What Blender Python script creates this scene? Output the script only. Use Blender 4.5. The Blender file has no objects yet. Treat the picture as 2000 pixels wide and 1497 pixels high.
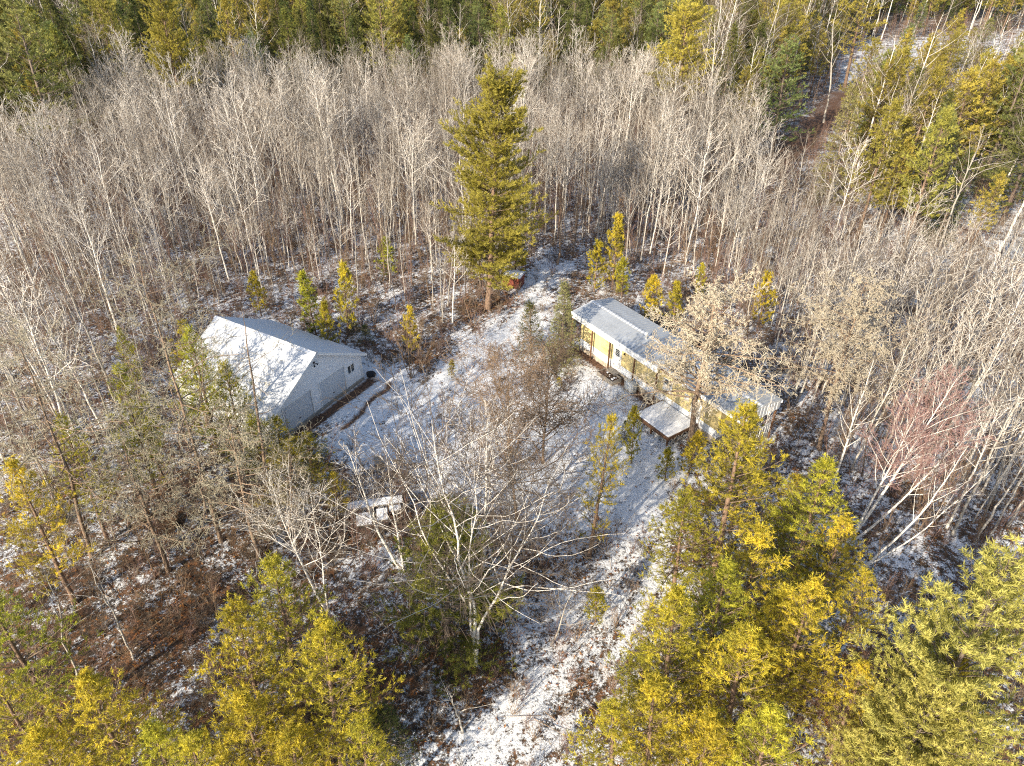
import bpy, math, random
import numpy as np
from mathutils import Vector, Matrix

# ---------------------------------------------------------------- camera, sky, sun, exposure
SC = bpy.context.scene
CAM_H, FPX, PITCH, ROLL = 37.0, 1400.3, math.radians(35.05), math.radians(0.44)
cam_d = bpy.data.cameras.new('camera'); cam = bpy.data.objects.new('camera', cam_d)
SC.collection.objects.link(cam); SC.camera = cam
cam_d.sensor_width = 36.0; cam_d.lens = FPX / 2000 * 36.0
cam_d.clip_start = 0.5; cam_d.clip_end = 6000
_F = np.array([0, math.cos(PITCH), -math.sin(PITCH)])
_U0 = np.array([0, math.sin(PITCH), math.cos(PITCH)]); _R0 = np.array([1.0, 0, 0])
_R = _R0 * math.cos(ROLL) + _U0 * math.sin(ROLL); _U = -_R0 * math.sin(ROLL) + _U0 * math.cos(ROLL)
cam.matrix_world = Matrix(((_R[0], _U[0], -_F[0], 0), (_R[1], _U[1], -_F[1], 0), (_R[2], _U[2], -_F[2], CAM_H), (0, 0, 0, 1)))

SUN_EL, SUN_AZ = math.radians(25), math.radians(219)      # azimuth measured from +Y towards +X
world = bpy.data.worlds.new('World'); SC.world = world; world.use_nodes = True
wn = world.node_tree.nodes; wl = world.node_tree.links; wn.clear()
sky = wn.new('ShaderNodeTexSky'); sky.sky_type = 'NISHITA'; sky.sun_disc = False
sky.sun_elevation = SUN_EL; sky.sun_rotation = SUN_AZ; sky.air_density = 1.0; sky.dust_density = 1.0
bg = wn.new('ShaderNodeBackground'); bg.inputs[1].default_value = 0.135
wo = wn.new('ShaderNodeOutputWorld'); wl.new(sky.outputs[0], bg.inputs[0]); wl.new(bg.outputs[0], wo.inputs[0])
sd = bpy.data.lights.new('sun', 'SUN'); sd.energy = 4.9; sd.angle = math.radians(0.5); sd.color = (1.0, 0.88, 0.70)
sun = bpy.data.objects.new('sun', sd); SC.collection.objects.link(sun)
_s = Vector((math.sin(SUN_AZ) * math.cos(SUN_EL), math.cos(SUN_AZ) * math.cos(SUN_EL), math.sin(SUN_EL)))
sun.rotation_euler = _s.to_track_quat('Z', 'Y').to_euler(); sun.location = (0, 0, 60)
SC.view_settings.view_transform = 'Standard'; SC.view_settings.look = 'None'
SC.view_settings.exposure = 0.87; SC.view_settings.gamma = 1.0
SC.cycles.max_bounces = 5; SC.cycles.diffuse_bounces = 3; SC.cycles.glossy_bounces = 2
SC.cycles.transparent_max_bounces = 4; SC.cycles.transmission_bounces = 2
SC.cycles.use_adaptive_sampling = True; SC.cycles.use_denoising = False; SC.cycles.filter_width = 1.15

rng = np.random.default_rng(7); random.seed(7)
D2R = math.pi / 180

def ray(px, py):
    return _F * FPX + _R * (px - 1000) - _U * (py - 748.5)
def W(px, py, z=0.0):
    """the point of the level z seen at a photograph position: used to survey where things stand"""
    d = ray(px, py); t = (z - CAM_H) / d[2]
    return np.array([d[0] * t, d[1] * t])
def proj(x, y, z):
    d = np.stack([x, y, z - CAM_H + 0 * x])
    w = np.tensordot(_F, d, 1)
    return 1000 + FPX * np.tensordot(_R, d, 1) / w, 748.5 - FPX * np.tensordot(_U, d, 1) / w
def height_at(x, y, py):
    lo, hi = 0.0, 36.0
    for _ in range(40):
        m = (lo + hi) / 2
        if proj(x, y, m)[1] > py: lo = m
        else: hi = m
    return lo

# ---------------------------------------------------------------- the lie of the land
_ph = rng.uniform(0, 6.28, (8, 2))
def terrain(x, y):
    z = 0 * x
    for i, (kx, ky, a) in enumerate([(.11, .05, .10), (.05, .13, .10), (.31, .22, .05), (.2, -.35, .05), (.7, .4, .025), (-.5, .8, .025), (1.6, 1.1, .012), (-1.2, 1.9, .012)]):
        z = z + a * np.sin(kx * x + ky * y + _ph[i, 0])
    return z * 1.0

# ---------------------------------------------------------------- mesh plumbing
class Acc:
    def __init__(s): s.v = []; s.q = []; s.t = []; s.qm = []; s.tm = []; s.qa = []; s.ta = []; s.n = 0
    def quads(s, V, Q, m=0, a=0.5):
        V = np.asarray(V, float).reshape(-1, 3); Q = np.asarray(Q, int).reshape(-1, 4)
        s.v.append(V); s.q.append(Q + s.n); s.qm.append(np.full(len(Q), m)); s.qa.append(np.broadcast_to(np.asarray(a, float), (len(Q),))); s.n += len(V)
    def tris(s, V, T, m=0, a=0.5):
        V = np.asarray(V, float).reshape(-1, 3); T = np.asarray(T, int).reshape(-1, 3)
        s.v.append(V); s.t.append(T + s.n); s.tm.append(np.full(len(T), m)); s.ta.append(np.broadcast_to(np.asarray(a, float), (len(T),))); s.n += len(V)
    def box(s, x0, x1, y0, y1, z0, z1, m=0, a=0.5):
        V = [(x, y, z) for z in (z0, z1) for y in (y0, y1) for x in (x0, x1)]
        s.quads(V, [(0, 2, 3, 1), (4, 5, 7, 6), (0, 1, 5, 4), (2, 6, 7, 3), (0, 4, 6, 2), (1, 3, 7, 5)], m, a)
    def beam(s, p0, p1, w, h, m=0, a=0.5):
        p0 = np.array(p0, float); p1 = np.array(p1, float); d = p1 - p0; d /= np.linalg.norm(d)
        up = np.array([0, 0, 1.0]) if abs(d[2]) < .95 else np.array([1.0, 0, 0])
        r = np.cross(d, up); r /= np.linalg.norm(r); u = np.cross(r, d)
        V = [p + r * w / 2 * i + u * h / 2 * j for p in (p0, p1) for j in (-1, 1) for i in (-1, 1)]
        s.quads(V, [(0, 2, 3, 1), (4, 5, 7, 6), (0, 1, 5, 4), (2, 6, 7, 3), (0, 4, 6, 2), (1, 3, 7, 5)], m, a)
    def tube(s, P, R, k=6, m=0, a=0.5, cap=True):
        P = np.asarray(P, float); n = len(P); R = np.asarray(R, float)
        T = np.gradient(P, axis=0); T /= np.linalg.norm(T, axis=1)[:, None] + 1e-9
        ref = np.array([0.0, 0, 1]) if abs(T[0][2]) < .8 else np.array([1.0, 0, 0])
        A = np.cross(T, ref); A /= np.linalg.norm(A, axis=1)[:, None] + 1e-9; B = np.cross(T, A)
        th = np.arange(k) / k * 2 * math.pi
        V = P[:, None] + (A[:, None] * np.cos(th)[None, :, None] + B[:, None] * np.sin(th)[None, :, None]) * R[:, None, None]
        i = np.arange(n - 1)[:, None] * k; j = np.arange(k)[None]; j2 = (j + 1) % k
        Q = np.stack([i + j, i + j2, i + k + j2, i + k + j], -1).reshape(-1, 4)
        s.quads(V.reshape(-1, 3), Q, m, a)
        if cap:
            for e, c in ((0, P[0]), (n - 1, P[-1])):
                VV = np.vstack([V[e], c]); s.tris(VV, [(q, (q + 1) % k, k) for q in range(k)], m, a)
    def segs(s, P0, P1, R0, R1, k=3, m=0, a=0.5):
        P0 = np.asarray(P0, float); P1 = np.asarray(P1, float); R0 = np.asarray(R0); R1 = np.asarray(R1); n = len(P0)
        if n == 0: return
        T = P1 - P0; T /= np.linalg.norm(T, axis=1)[:, None] + 1e-9
        ref = np.where(np.abs(T[:, 2:3]) < .9, np.array([[0, 0, 1.0]]), np.array([[1.0, 0, 0]]))
        A = np.cross(T, ref); A /= np.linalg.norm(A, axis=1)[:, None] + 1e-9; B = np.cross(T, A)
        th = np.arange(k) / k * 2 * math.pi
        ring = A[:, None] * np.cos(th)[None, :, None] + B[:, None] * np.sin(th)[None, :, None]
        V = np.concatenate([P0[:, None] + ring * R0[:, None, None], P1[:, None] + ring * R1[:, None, None]], 1)
        i = np.arange(n)[:, None] * 2 * k; j = np.arange(k)[None]; j2 = (j + 1) % k
        Q = np.stack([i + j, i + j2, i + k + j2, i + k + j], -1).reshape(-1, 4)
        aa = np.repeat(np.broadcast_to(a, (n,)), k) if not np.isscalar(a) else a
        s.quads(V.reshape(-1, 3), Q, m, aa)
    def mesh(s, name, mats, smooth=False):
        V = np.concatenate(s.v); nq = sum(len(q) for q in s.q); nt = sum(len(t) for t in s.t)
        loops = []; tot = []; mi = []; at = []
        if nq: loops.append(np.concatenate(s.q).ravel()); tot.append(np.full(nq, 4)); mi += s.qm; at += s.qa
        if nt: loops.append(np.concatenate(s.t).ravel()); tot.append(np.full(nt, 3)); mi += s.tm; at += s.ta
        loops = np.concatenate(loops); tot = np.concatenate(tot); mi = np.concatenate(mi); at = np.concatenate(at)
        me = bpy.data.meshes.new(name)
        me.vertices.add(len(V)); me.vertices.foreach_set('co', V.astype(np.float32).ravel())
        me.loops.add(len(loops)); me.loops.foreach_set('vertex_index', loops.astype(np.int32))
        me.polygons.add(len(tot)); st = np.concatenate([[0], np.cumsum(tot)[:-1]])
        me.polygons.foreach_set('loop_start', st.astype(np.int32)); me.polygons.foreach_set('loop_total', tot.astype(np.int32))
        me.polygons.foreach_set('material_index', mi.astype(np.int32))
        me.polygons.foreach_set('use_smooth', np.full(len(tot), bool(smooth)))
        for m in (mats if isinstance(mats, (list, tuple)) else [mats]): me.materials.append(m)
        f = me.attributes.new('tone', 'FLOAT', 'FACE'); f.data.foreach_set('value', at.astype(np.float32))
        me.update(calc_edges=True)
        return me

COL = SC.collection
def obj(name, me, parent=None, loc=None):
    o = bpy.data.objects.new(name, me); COL.objects.link(o)
    if parent is not None: o.parent = parent
    if loc is not None: o.location = loc
    return o
def tag(o, label=None, cat=None, group=None, kind=None):
    if label: o['label'] = label
    if cat: o['category'] = cat
    if group: o['group'] = group
    if kind: o['kind'] = kind
    return o
def thing(name, label, cat, loc=(0, 0, 0), rz=0, group=None):
    o = obj(name, None); o.location = loc; o.rotation_euler = (0, 0, rz); o.empty_display_size = .3
    return tag(o, label, cat, group)
def part(name, acc, mat, parent, smooth=False): return obj(name, acc.mesh(name, mat, smooth), parent)

# ---------------------------------------------------------------- materials
def mat(name, rough=0.8):
    m = bpy.data.materials.new(name); m.use_nodes = True
    b = m.node_tree.nodes['Principled BSDF']; b.inputs['Roughness'].default_value = rough
    b.inputs['Specular IOR Level'].default_value = 0.25
    return m, m.node_tree.nodes, m.node_tree.links, b
def coords(n, l, scale, kind='Object'):
    tc = n.new('ShaderNodeTexCoord'); mp = n.new('ShaderNodeMapping'); mp.inputs['Scale'].default_value = scale
    l.new(tc.outputs[kind], mp.inputs[0]); return mp.outputs[0]
def noise(n, l, vec, scale, detail=4, rough=.6):
    t = n.new('ShaderNodeTexNoise'); t.inputs['Scale'].default_value = scale; t.inputs['Detail'].default_value = detail
    t.inputs['Roughness'].default_value = rough
    if vec is not None: l.new(vec, t.inputs['Vector'])
    return t.outputs['Fac']
def ramp(n, l, fac, stops):
    r = n.new('ShaderNodeValToRGB'); e = r.color_ramp.elements
    while len(e) < len(stops): e.new(0.5)
    for i, (p, c) in enumerate(stops): e[i].position = p; e[i].color = (*c, 1)
    if fac is not None: l.new(fac, r.inputs[0])
    return r.outputs[0]
def math_n(n, l, op, a, b=None, c=None, clamp=False):
    t = n.new('ShaderNodeMath'); t.operation = op; t.use_clamp = clamp
    for i, v in enumerate((a, b, c)):
        if v is None: continue
        if isinstance(v, (int, float)): t.inputs[i].default_value = v
        else: l.new(v, t.inputs[i])
    return t.outputs[0]
def mixc(n, l, f, a, b):
    t = n.new('ShaderNodeMix'); t.data_type = 'RGBA'
    if isinstance(f, (int, float)): t.inputs[0].default_value = f
    else: l.new(f, t.inputs[0])
    for i, v in ((6, a), (7, b)):
        if isinstance(v, tuple): t.inputs[i].default_value = (*v, 1)
        else: l.new(v, t.inputs[i])
    return t.outputs[2]
def bump(n, l, b, h, strength=.3, dist=.05):
    t = n.new('ShaderNodeBump'); t.inputs['Strength'].default_value = strength; t.inputs['Distance'].default_value = dist
    l.new(h, t.inputs['Height']); l.new(t.outputs[0], b.inputs['Normal'])
def attr(n, name):
    t = n.new('ShaderNodeAttribute'); t.attribute_name = name; return t.outputs['Fac']
def tint(n, l, c, lo, hi):
    """per-tree difference of tone"""
    oi = n.new('ShaderNodeObjectInfo'); mr = n.new('ShaderNodeMapRange')
    mr.inputs[3].default_value = lo; mr.inputs[4].default_value = hi; l.new(oi.outputs['Random'], mr.inputs[0])
    t = n.new('ShaderNodeVectorMath'); t.operation = 'SCALE'; l.new(c, t.inputs[0]); l.new(mr.outputs[0], t.inputs['Scale']); return t.outputs[0]

def bark(name, stops, sc=(3, 3, .8), lo=.75, hi=1.15, ns=3):
    m, n, l, b = mat(name, .85)
    v = coords(n, l, sc); f = noise(n, l, v, ns, 5, .65)
    c = ramp(n, l, f, stops); l.new(tint(n, l, c, lo, hi), b.inputs['Base Color'])
    return m
M = {}
M['aspen'] = bark('aspen_bark', [(.3, (.18, .15, .12)), (.45, (.47, .43, .37)), (.75, (.66, .62, .56))], (2, 2, 3), .6, 1.25)
M['birch'] = bark('birch_bark', [(.36, (.10, .08, .07)), (.42, (.72, .67, .60)), (.8, (.85, .80, .72))], (2, 2, 9), .9, 1.05)
M['twig'] = bark('aspen_twig', [(.3, (.13, .10, .075)), (.7, (.27, .215, .165))], (.5, .5, .5), .4, 1.5)
M['twig_red'] = bark('reddish_twig', [(.3, (.17, .105, .085)), (.7, (.31, .205, .165))], (.6, .6, .6), .8, 1.2)
M['twig_haze'] = bark('purplish_twig', [(.3, (.26, .15, .13)), (.7, (.44, .28, .25))], (.6, .6, .6), .95, 1.1)
M['brush'] = bark('brush_twig', [(.3, (.15, .10, .065)), (.7, (.34, .24, .155))], (.7, .7, .7), .6, 1.25)
M['lichen'] = bark('lichen_twig', [(.3, (.36, .30, .22)), (.6, (.60, .53, .40)), (.8, (.74, .68, .55))], (1.2, 1.2, 1.2), .85, 1.1)
M['lichen_grey'] = bark('grey_lichen_twig', [(.3, (.22, .20, .14)), (.6, (.42, .38, .28)), (.8, (.58, .54, .42))], (1.2, 1.2, 1.2), .8, 1.15)
M['dead'] = bark('dead_bark', [(.3, (.10, .07, .05)), (.55, (.28, .20, .14)), (.8, (.42, .34, .26))], (4, 4, 1))
M['pinebark'] = bark('pine_bark', [(.3, (.10, .07, .05)), (.55, (.24, .16, .11)), (.8, (.38, .26, .18))], (4, 4, 1.4))
M['greybark'] = bark('grey_bark', [(.3, (.08, .06, .05)), (.7, (.24, .19, .15))], (4, 4, 1.2))

def foliage(name, c0, c1, c2, lo=.8, hi=1.15, trans=.35, alt=(.68, .88, 1.0)):
    m, n, l, b = mat(name, .6)
    v = coords(n, l, (1, 1, 1)); f = noise(n, l, v, .9, 3)
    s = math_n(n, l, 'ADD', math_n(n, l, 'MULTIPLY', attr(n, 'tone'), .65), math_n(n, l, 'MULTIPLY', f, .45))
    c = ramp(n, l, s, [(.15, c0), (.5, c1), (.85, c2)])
    oi = n.new('ShaderNodeObjectInfo'); f2 = math_n(n, l, 'POWER', math_n(n, l, 'FRACT', math_n(n, l, 'MULTIPLY', oi.outputs['Random'], 7.13)), 2.0)
    al = n.new('ShaderNodeVectorMath'); al.operation = 'MULTIPLY'; l.new(c, al.inputs[0]); al.inputs[1].default_value = alt
    c = mixc(n, l, f2, c, al.outputs[0]); c = tint(n, l, c, lo, hi)
    l.new(c, b.inputs['Base Color'])
    tr = n.new('ShaderNodeBsdfTranslucent'); l.new(c, tr.inputs[0]); mx = n.new('ShaderNodeMixShader'); mx.inputs[0].default_value = trans
    l.new(b.outputs[0], mx.inputs[1]); l.new(tr.outputs[0], mx.inputs[2]); l.new(mx.outputs[0], n['Material Output'].inputs[0])
    return m
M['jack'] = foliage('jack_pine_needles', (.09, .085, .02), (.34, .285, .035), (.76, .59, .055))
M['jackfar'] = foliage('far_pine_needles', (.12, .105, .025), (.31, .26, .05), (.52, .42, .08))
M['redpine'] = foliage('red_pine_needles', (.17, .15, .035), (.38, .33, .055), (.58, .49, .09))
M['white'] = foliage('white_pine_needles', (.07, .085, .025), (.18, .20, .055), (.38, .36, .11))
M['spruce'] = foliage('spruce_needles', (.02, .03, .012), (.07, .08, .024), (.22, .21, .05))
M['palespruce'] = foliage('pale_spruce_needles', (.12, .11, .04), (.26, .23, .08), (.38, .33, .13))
M['fern'] = foliage('rusty_fern', (.13, .045, .014), (.32, .12, .03), (.50, .24, .07), .9, 1.1, .2)
M['grass'] = foliage('dead_grass', (.16, .10, .05), (.30, .21, .11), (.48, .36, .20), .9, 1.1, .2)

# snowy ground with litter showing through
def ground_mat():
    m, n, l, b = mat('snowy_ground', .75)
    v = coords(n, l, (1, 1, 1)); cov = attr(n, 'cover')
    big = noise(n, l, v, .35, 4, .6); mid = noise(n, l, v, 2.1, 6, .72); fine = noise(n, l, v, 7.5, 5, .7)
    s = math_n(n, l, 'ADD', math_n(n, l, 'MULTIPLY', mid, .55), math_n(n, l, 'MULTIPLY', fine, .45))
    s = math_n(n, l, 'ADD', s, math_n(n, l, 'MULTIPLY', math_n(n, l, 'SUBTRACT', big, .5), .35))
    thr = math_n(n, l, 'SUBTRACT', math_n(n, l, 'MULTIPLY', cov, .42), -.27)       # .27 .. .69
    d = math_n(n, l, 'MULTIPLY', math_n(n, l, 'SUBTRACT', s, thr), 16, clamp=True)  # 1 = snow
    col = noise(n, l, v, 2.3, 5, .7)
    litter = ramp(n, l, col, [(.32, (.03, .024, .018)), (.48, (.09, .06, .038)), (.62, (.23, .105, .045)), (.75, (.26, .19, .12))])
    snow = ramp(n, l, mid, [(.3, (.72, .74, .77)), (.7, (.86, .87, .88))])
    soil = ramp(n, l, fine, [(.3, (.07, .042, .028)), (.7, (.22, .12, .075))])
    c = mixc(n, l, d, litter, snow); c = mixc(n, l, attr(n, 'soil'), c, soil)
    l.new(c, b.inputs['Base Color'])
    h = math_n(n, l, 'ADD', s, math_n(n, l, 'MULTIPLY', d, .25))
    bump(n, l, b, h, .9, .22)
    return m
M['ground'] = ground_mat()

def painted(name, c, var=.12, rough=.5, spec=.3, metallic=0, ns=2.0, sc=(1, 1, 1)):
    m, n, l, b = mat(name, rough); b.inputs['Specular IOR Level'].default_value = spec; b.inputs['Metallic'].default_value = metallic
    f = noise(n, l, coords(n, l, sc), ns, 5, .65)
    c = np.array(c)
    l.new(ramp(n, l, f, [(.3, tuple(c * (1 - var))), (.7, tuple(np.minimum(c * (1 + var), .95)))]), b.inputs['Base Color'])
    return m
M['white_siding'] = painted('white_siding', (.82, .84, .86), .03)
M['white_roof'] = painted('snow_dusted_white_metal', (.60, .62, .645), .05, .45, ns=1.2)
M['trim'] = painted('white_trim', (.82, .82, .80), .04)
M['door_grey'] = painted('pale_grey_door', (.60, .63, .66), .03)
M['yellow'] = painted('yellow_siding', (.64, .52, .25), .10, .6)
M['beige'] = painted('weathered_skirting', (.48, .41, .32), .25, .8, ns=3, sc=(3, 3, .6))
M['metal'] = painted('galvanised_roof_metal', (.45, .475, .50), .16, .4, .5, .3, 1.4, (.4, 1, 1))
M['capmetal'] = painted('pale_ridge_metal', (.72, .73, .74), .06, .4, .5, .2)
M['brown'] = painted('brown_timber', (.15, .08, .045), .3, .8, ns=6, sc=(1, 1, .2))
M['greywood'] = painted('grey_weathered_wood', (.30, .27, .23), .25, .85, ns=5, sc=(.3, 3, 3))
M['darkwood'] = painted('dark_rotten_wood', (.06, .035, .025), .4, .9, ns=6)
M['soil'] = painted('dark_soil', (.075, .048, .032), .4, .95, ns=5)
M['snow'] = painted('snow', (.82, .83, .85), .05, .7, ns=3)
M['red'] = painted('rust_red_paint', (.20, .055, .035), .5, .7, ns=4)
M['cabinet'] = painted('grey_cabinet', (.50, .51, .50), .1, .5)
M['black'] = painted('black_plastic', (.02, .02, .022), .3, .5)
M['orange'] = painted('orange_plastic', (.65, .17, .06), .2, .6)
m, n_, l_, b_ = mat('window_glass', .08); b_.inputs['Base Color'].default_value = (.035, .05, .06, 1); b_.inputs['Specular IOR Level'].default_value = .6; M['glass'] = m
m, n_, l_, b_ = mat('lamp_glass', .2); b_.inputs['Base Color'].default_value = (.5, .5, .48, 1); M['lamp'] = m

# ---------------------------------------------------------------- tree growing
def unit(v): return v / (np.linalg.norm(v) + 1e-9)
def turn(d, ang, az):
    ref = np.array([0, 0, 1.0]) if abs(d[2]) < .9 else np.array([1.0, 0, 0])
    a = unit(np.cross(d, ref)); b = np.cross(d, a)
    return unit(d * math.cos(ang) + (a * math.cos(az) + b * math.sin(az)) * math.sin(ang))
def grow_line(r, p, d, L, n, wob, trop):
    P = [p]; d = d.copy()
    for i in range(n):
        d = unit(d + r.normal(0, wob, 3) + np.array([0, 0, trop])); P.append(P[-1] + d * L / n)
    return np.array(P)
def at(P, t):
    x = t * (len(P) - 1); i = min(int(x), len(P) - 2); f = x - i
    return P[i] * (1 - f) + P[i + 1] * f, unit(P[i + 1] - P[i])

def bare_tree(seed, h, r0, spec, lean=(0, 0), wob=.04, trunk_k=7, stems=None, t0=.35, tmat='aspen', cmat='twig', crown_pow=.8, top=.98, minr=.008, lvl=1, fork=0.0, lumps=0.0):
    """spec: list of levels (count, angle_lo, angle_hi, length_ratio, tropism, wobble, nseg); returns trunk mesh, crown mesh.
    stems: list of (dx, dy, share of height, radius share) for several stems from one foot"""
    r = np.random.default_rng(seed); TR = Acc(); CR = Acc()
    S0, S1, Q0, Q1, LV = [], [], [], [], []
    def child(P, R, lev, L, tlo):
        if lev >= len(spec): return
        cnt, a0, a1, ratio, trop, wb, ns = spec[lev]
        cnt = max(1, int(cnt * r.uniform(.8, 1.2))); az = r.uniform(0, 6.28)
        for i in range(cnt):
            t = tlo + (top - tlo) * ((i + r.uniform(0, 1)) / cnt); az += 2.4 + r.normal(0, .4)
            p, d = at(P, t); rr = R[0] + (R[-1] - R[0]) * t; lump = 1 + lumps * math.sin(az * 1 + t * 17) if lev == 0 else 1
            env = (1 - (t - tlo) / (1.0 - tlo + 1e-6)) ** crown_pow if lev == 0 else (1 - .6 * t)
            ll = L * ratio * (env * .9 + .12) * r.uniform(.55, 1.35) * lump
            if ll < .06: continue
            q = turn(d, r.uniform(a0, a1) * D2R, az)
            B = grow_line(r, p, q, ll, ns, wb, trop)
            b0 = max(min(rr * .62, ll * .016 + .004), minr); RB = np.linspace(b0, minr * .75, ns + 1)
            S0.append(B[:-1]); S1.append(B[1:]); Q0.append(RB[:-1]); Q1.append(RB[1:]); LV.append(np.full(ns, lev))
            child(B, (b0, minr * .75), lev + 1, ll, .2 if lev else .25)
    for (dx, dy, hs, rs) in (stems or [(lean[0], lean[1], 1, 1)]):
        n = 12; H = h * hs; t = np.linspace(0, 1, n + 1)
        wx = np.cumsum(r.normal(0, wob, n + 1)) * H / n; wy = np.cumsum(r.normal(0, wob, n + 1)) * H / n
        tf = np.clip((t - fork) / (1 - fork), 0, 1) ** (.7 if fork == 0 else .8)
        P = np.stack([dx * H * tf + wx - wx[0], dy * H * tf + wy - wy[0], H * t - .15 * (t == 0)], 1)
        R = r0 * rs * ((1 - t) ** .85 * .93 + .07); R[0] *= 1.25
        TR.tube(P, R, trunk_k)
        child(P, (R[1], R[-1]), 0, H, t0)
    lv = np.concatenate(LV); S0 = np.concatenate(S0); S1 = np.concatenate(S1); Q0 = np.concatenate(Q0); Q1 = np.concatenate(Q1)
    big = lv < lvl
    CR.segs(S0[big], S1[big], Q0[big], Q1[big], 4, 0); CR.segs(S0[~big], S1[~big], Q0[~big], Q1[~big], 3, 1)
    return TR, CR, [M[tmat]], [M[tmat], M[cmat]]

def shoots(acc, r, P, D, L, R, k, w, m=1, fwd=.8, tone=None):
    """needle-covered shoots: k narrow needle blades round each twig end"""
    P = np.asarray(P); D = np.asarray(D); n = len(P)
    if n == 0: return
    L = np.broadcast_to(L, (n,)); R = np.broadcast_to(R, (n,))
    tone = r.uniform(0, 1, n) if tone is None else tone
    u = np.tile(np.linspace(0, 1, k), (n, 1)) ; az = r.uniform(0, 6.28, (n, k))
    ref = np.where(np.abs(D[:, 2:3]) < .9, np.array([[0, 0, 1.0]]), np.array([[1.0, 0, 0]]))
    A = np.cross(D, ref); A /= np.linalg.norm(A, axis=1)[:, None] + 1e-9; B = np.cross(D, A)
    rad = A[:, None] * np.cos(az)[..., None] + B[:, None] * np.sin(az)[..., None]
    base = P[:, None] + D[:, None] * (L[:, None] * u)[..., None]
    dr = D[:, None] * fwd + rad * r.uniform(.55, 1.1, (n, k))[..., None]; dr /= np.linalg.norm(dr, axis=-1)[..., None]
    side = np.cross(dr, r.normal(0, 1, (n, k, 3))); side /= np.linalg.norm(side, axis=-1)[..., None]
    ln = (R[:, None] * r.uniform(.75, 1.2, (n, k)))[..., None]
    V = np.stack([base - side * w, base + side * w, base + dr * ln + side * w * .35], 2).reshape(-1, 3)
    T = np.arange(n * k * 3).reshape(-1, 3)
    tn = np.repeat(np.clip(tone, 0, 1), k) + np.repeat(0.0, n * k)
    acc.tris(V, T, m, tn)

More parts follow.
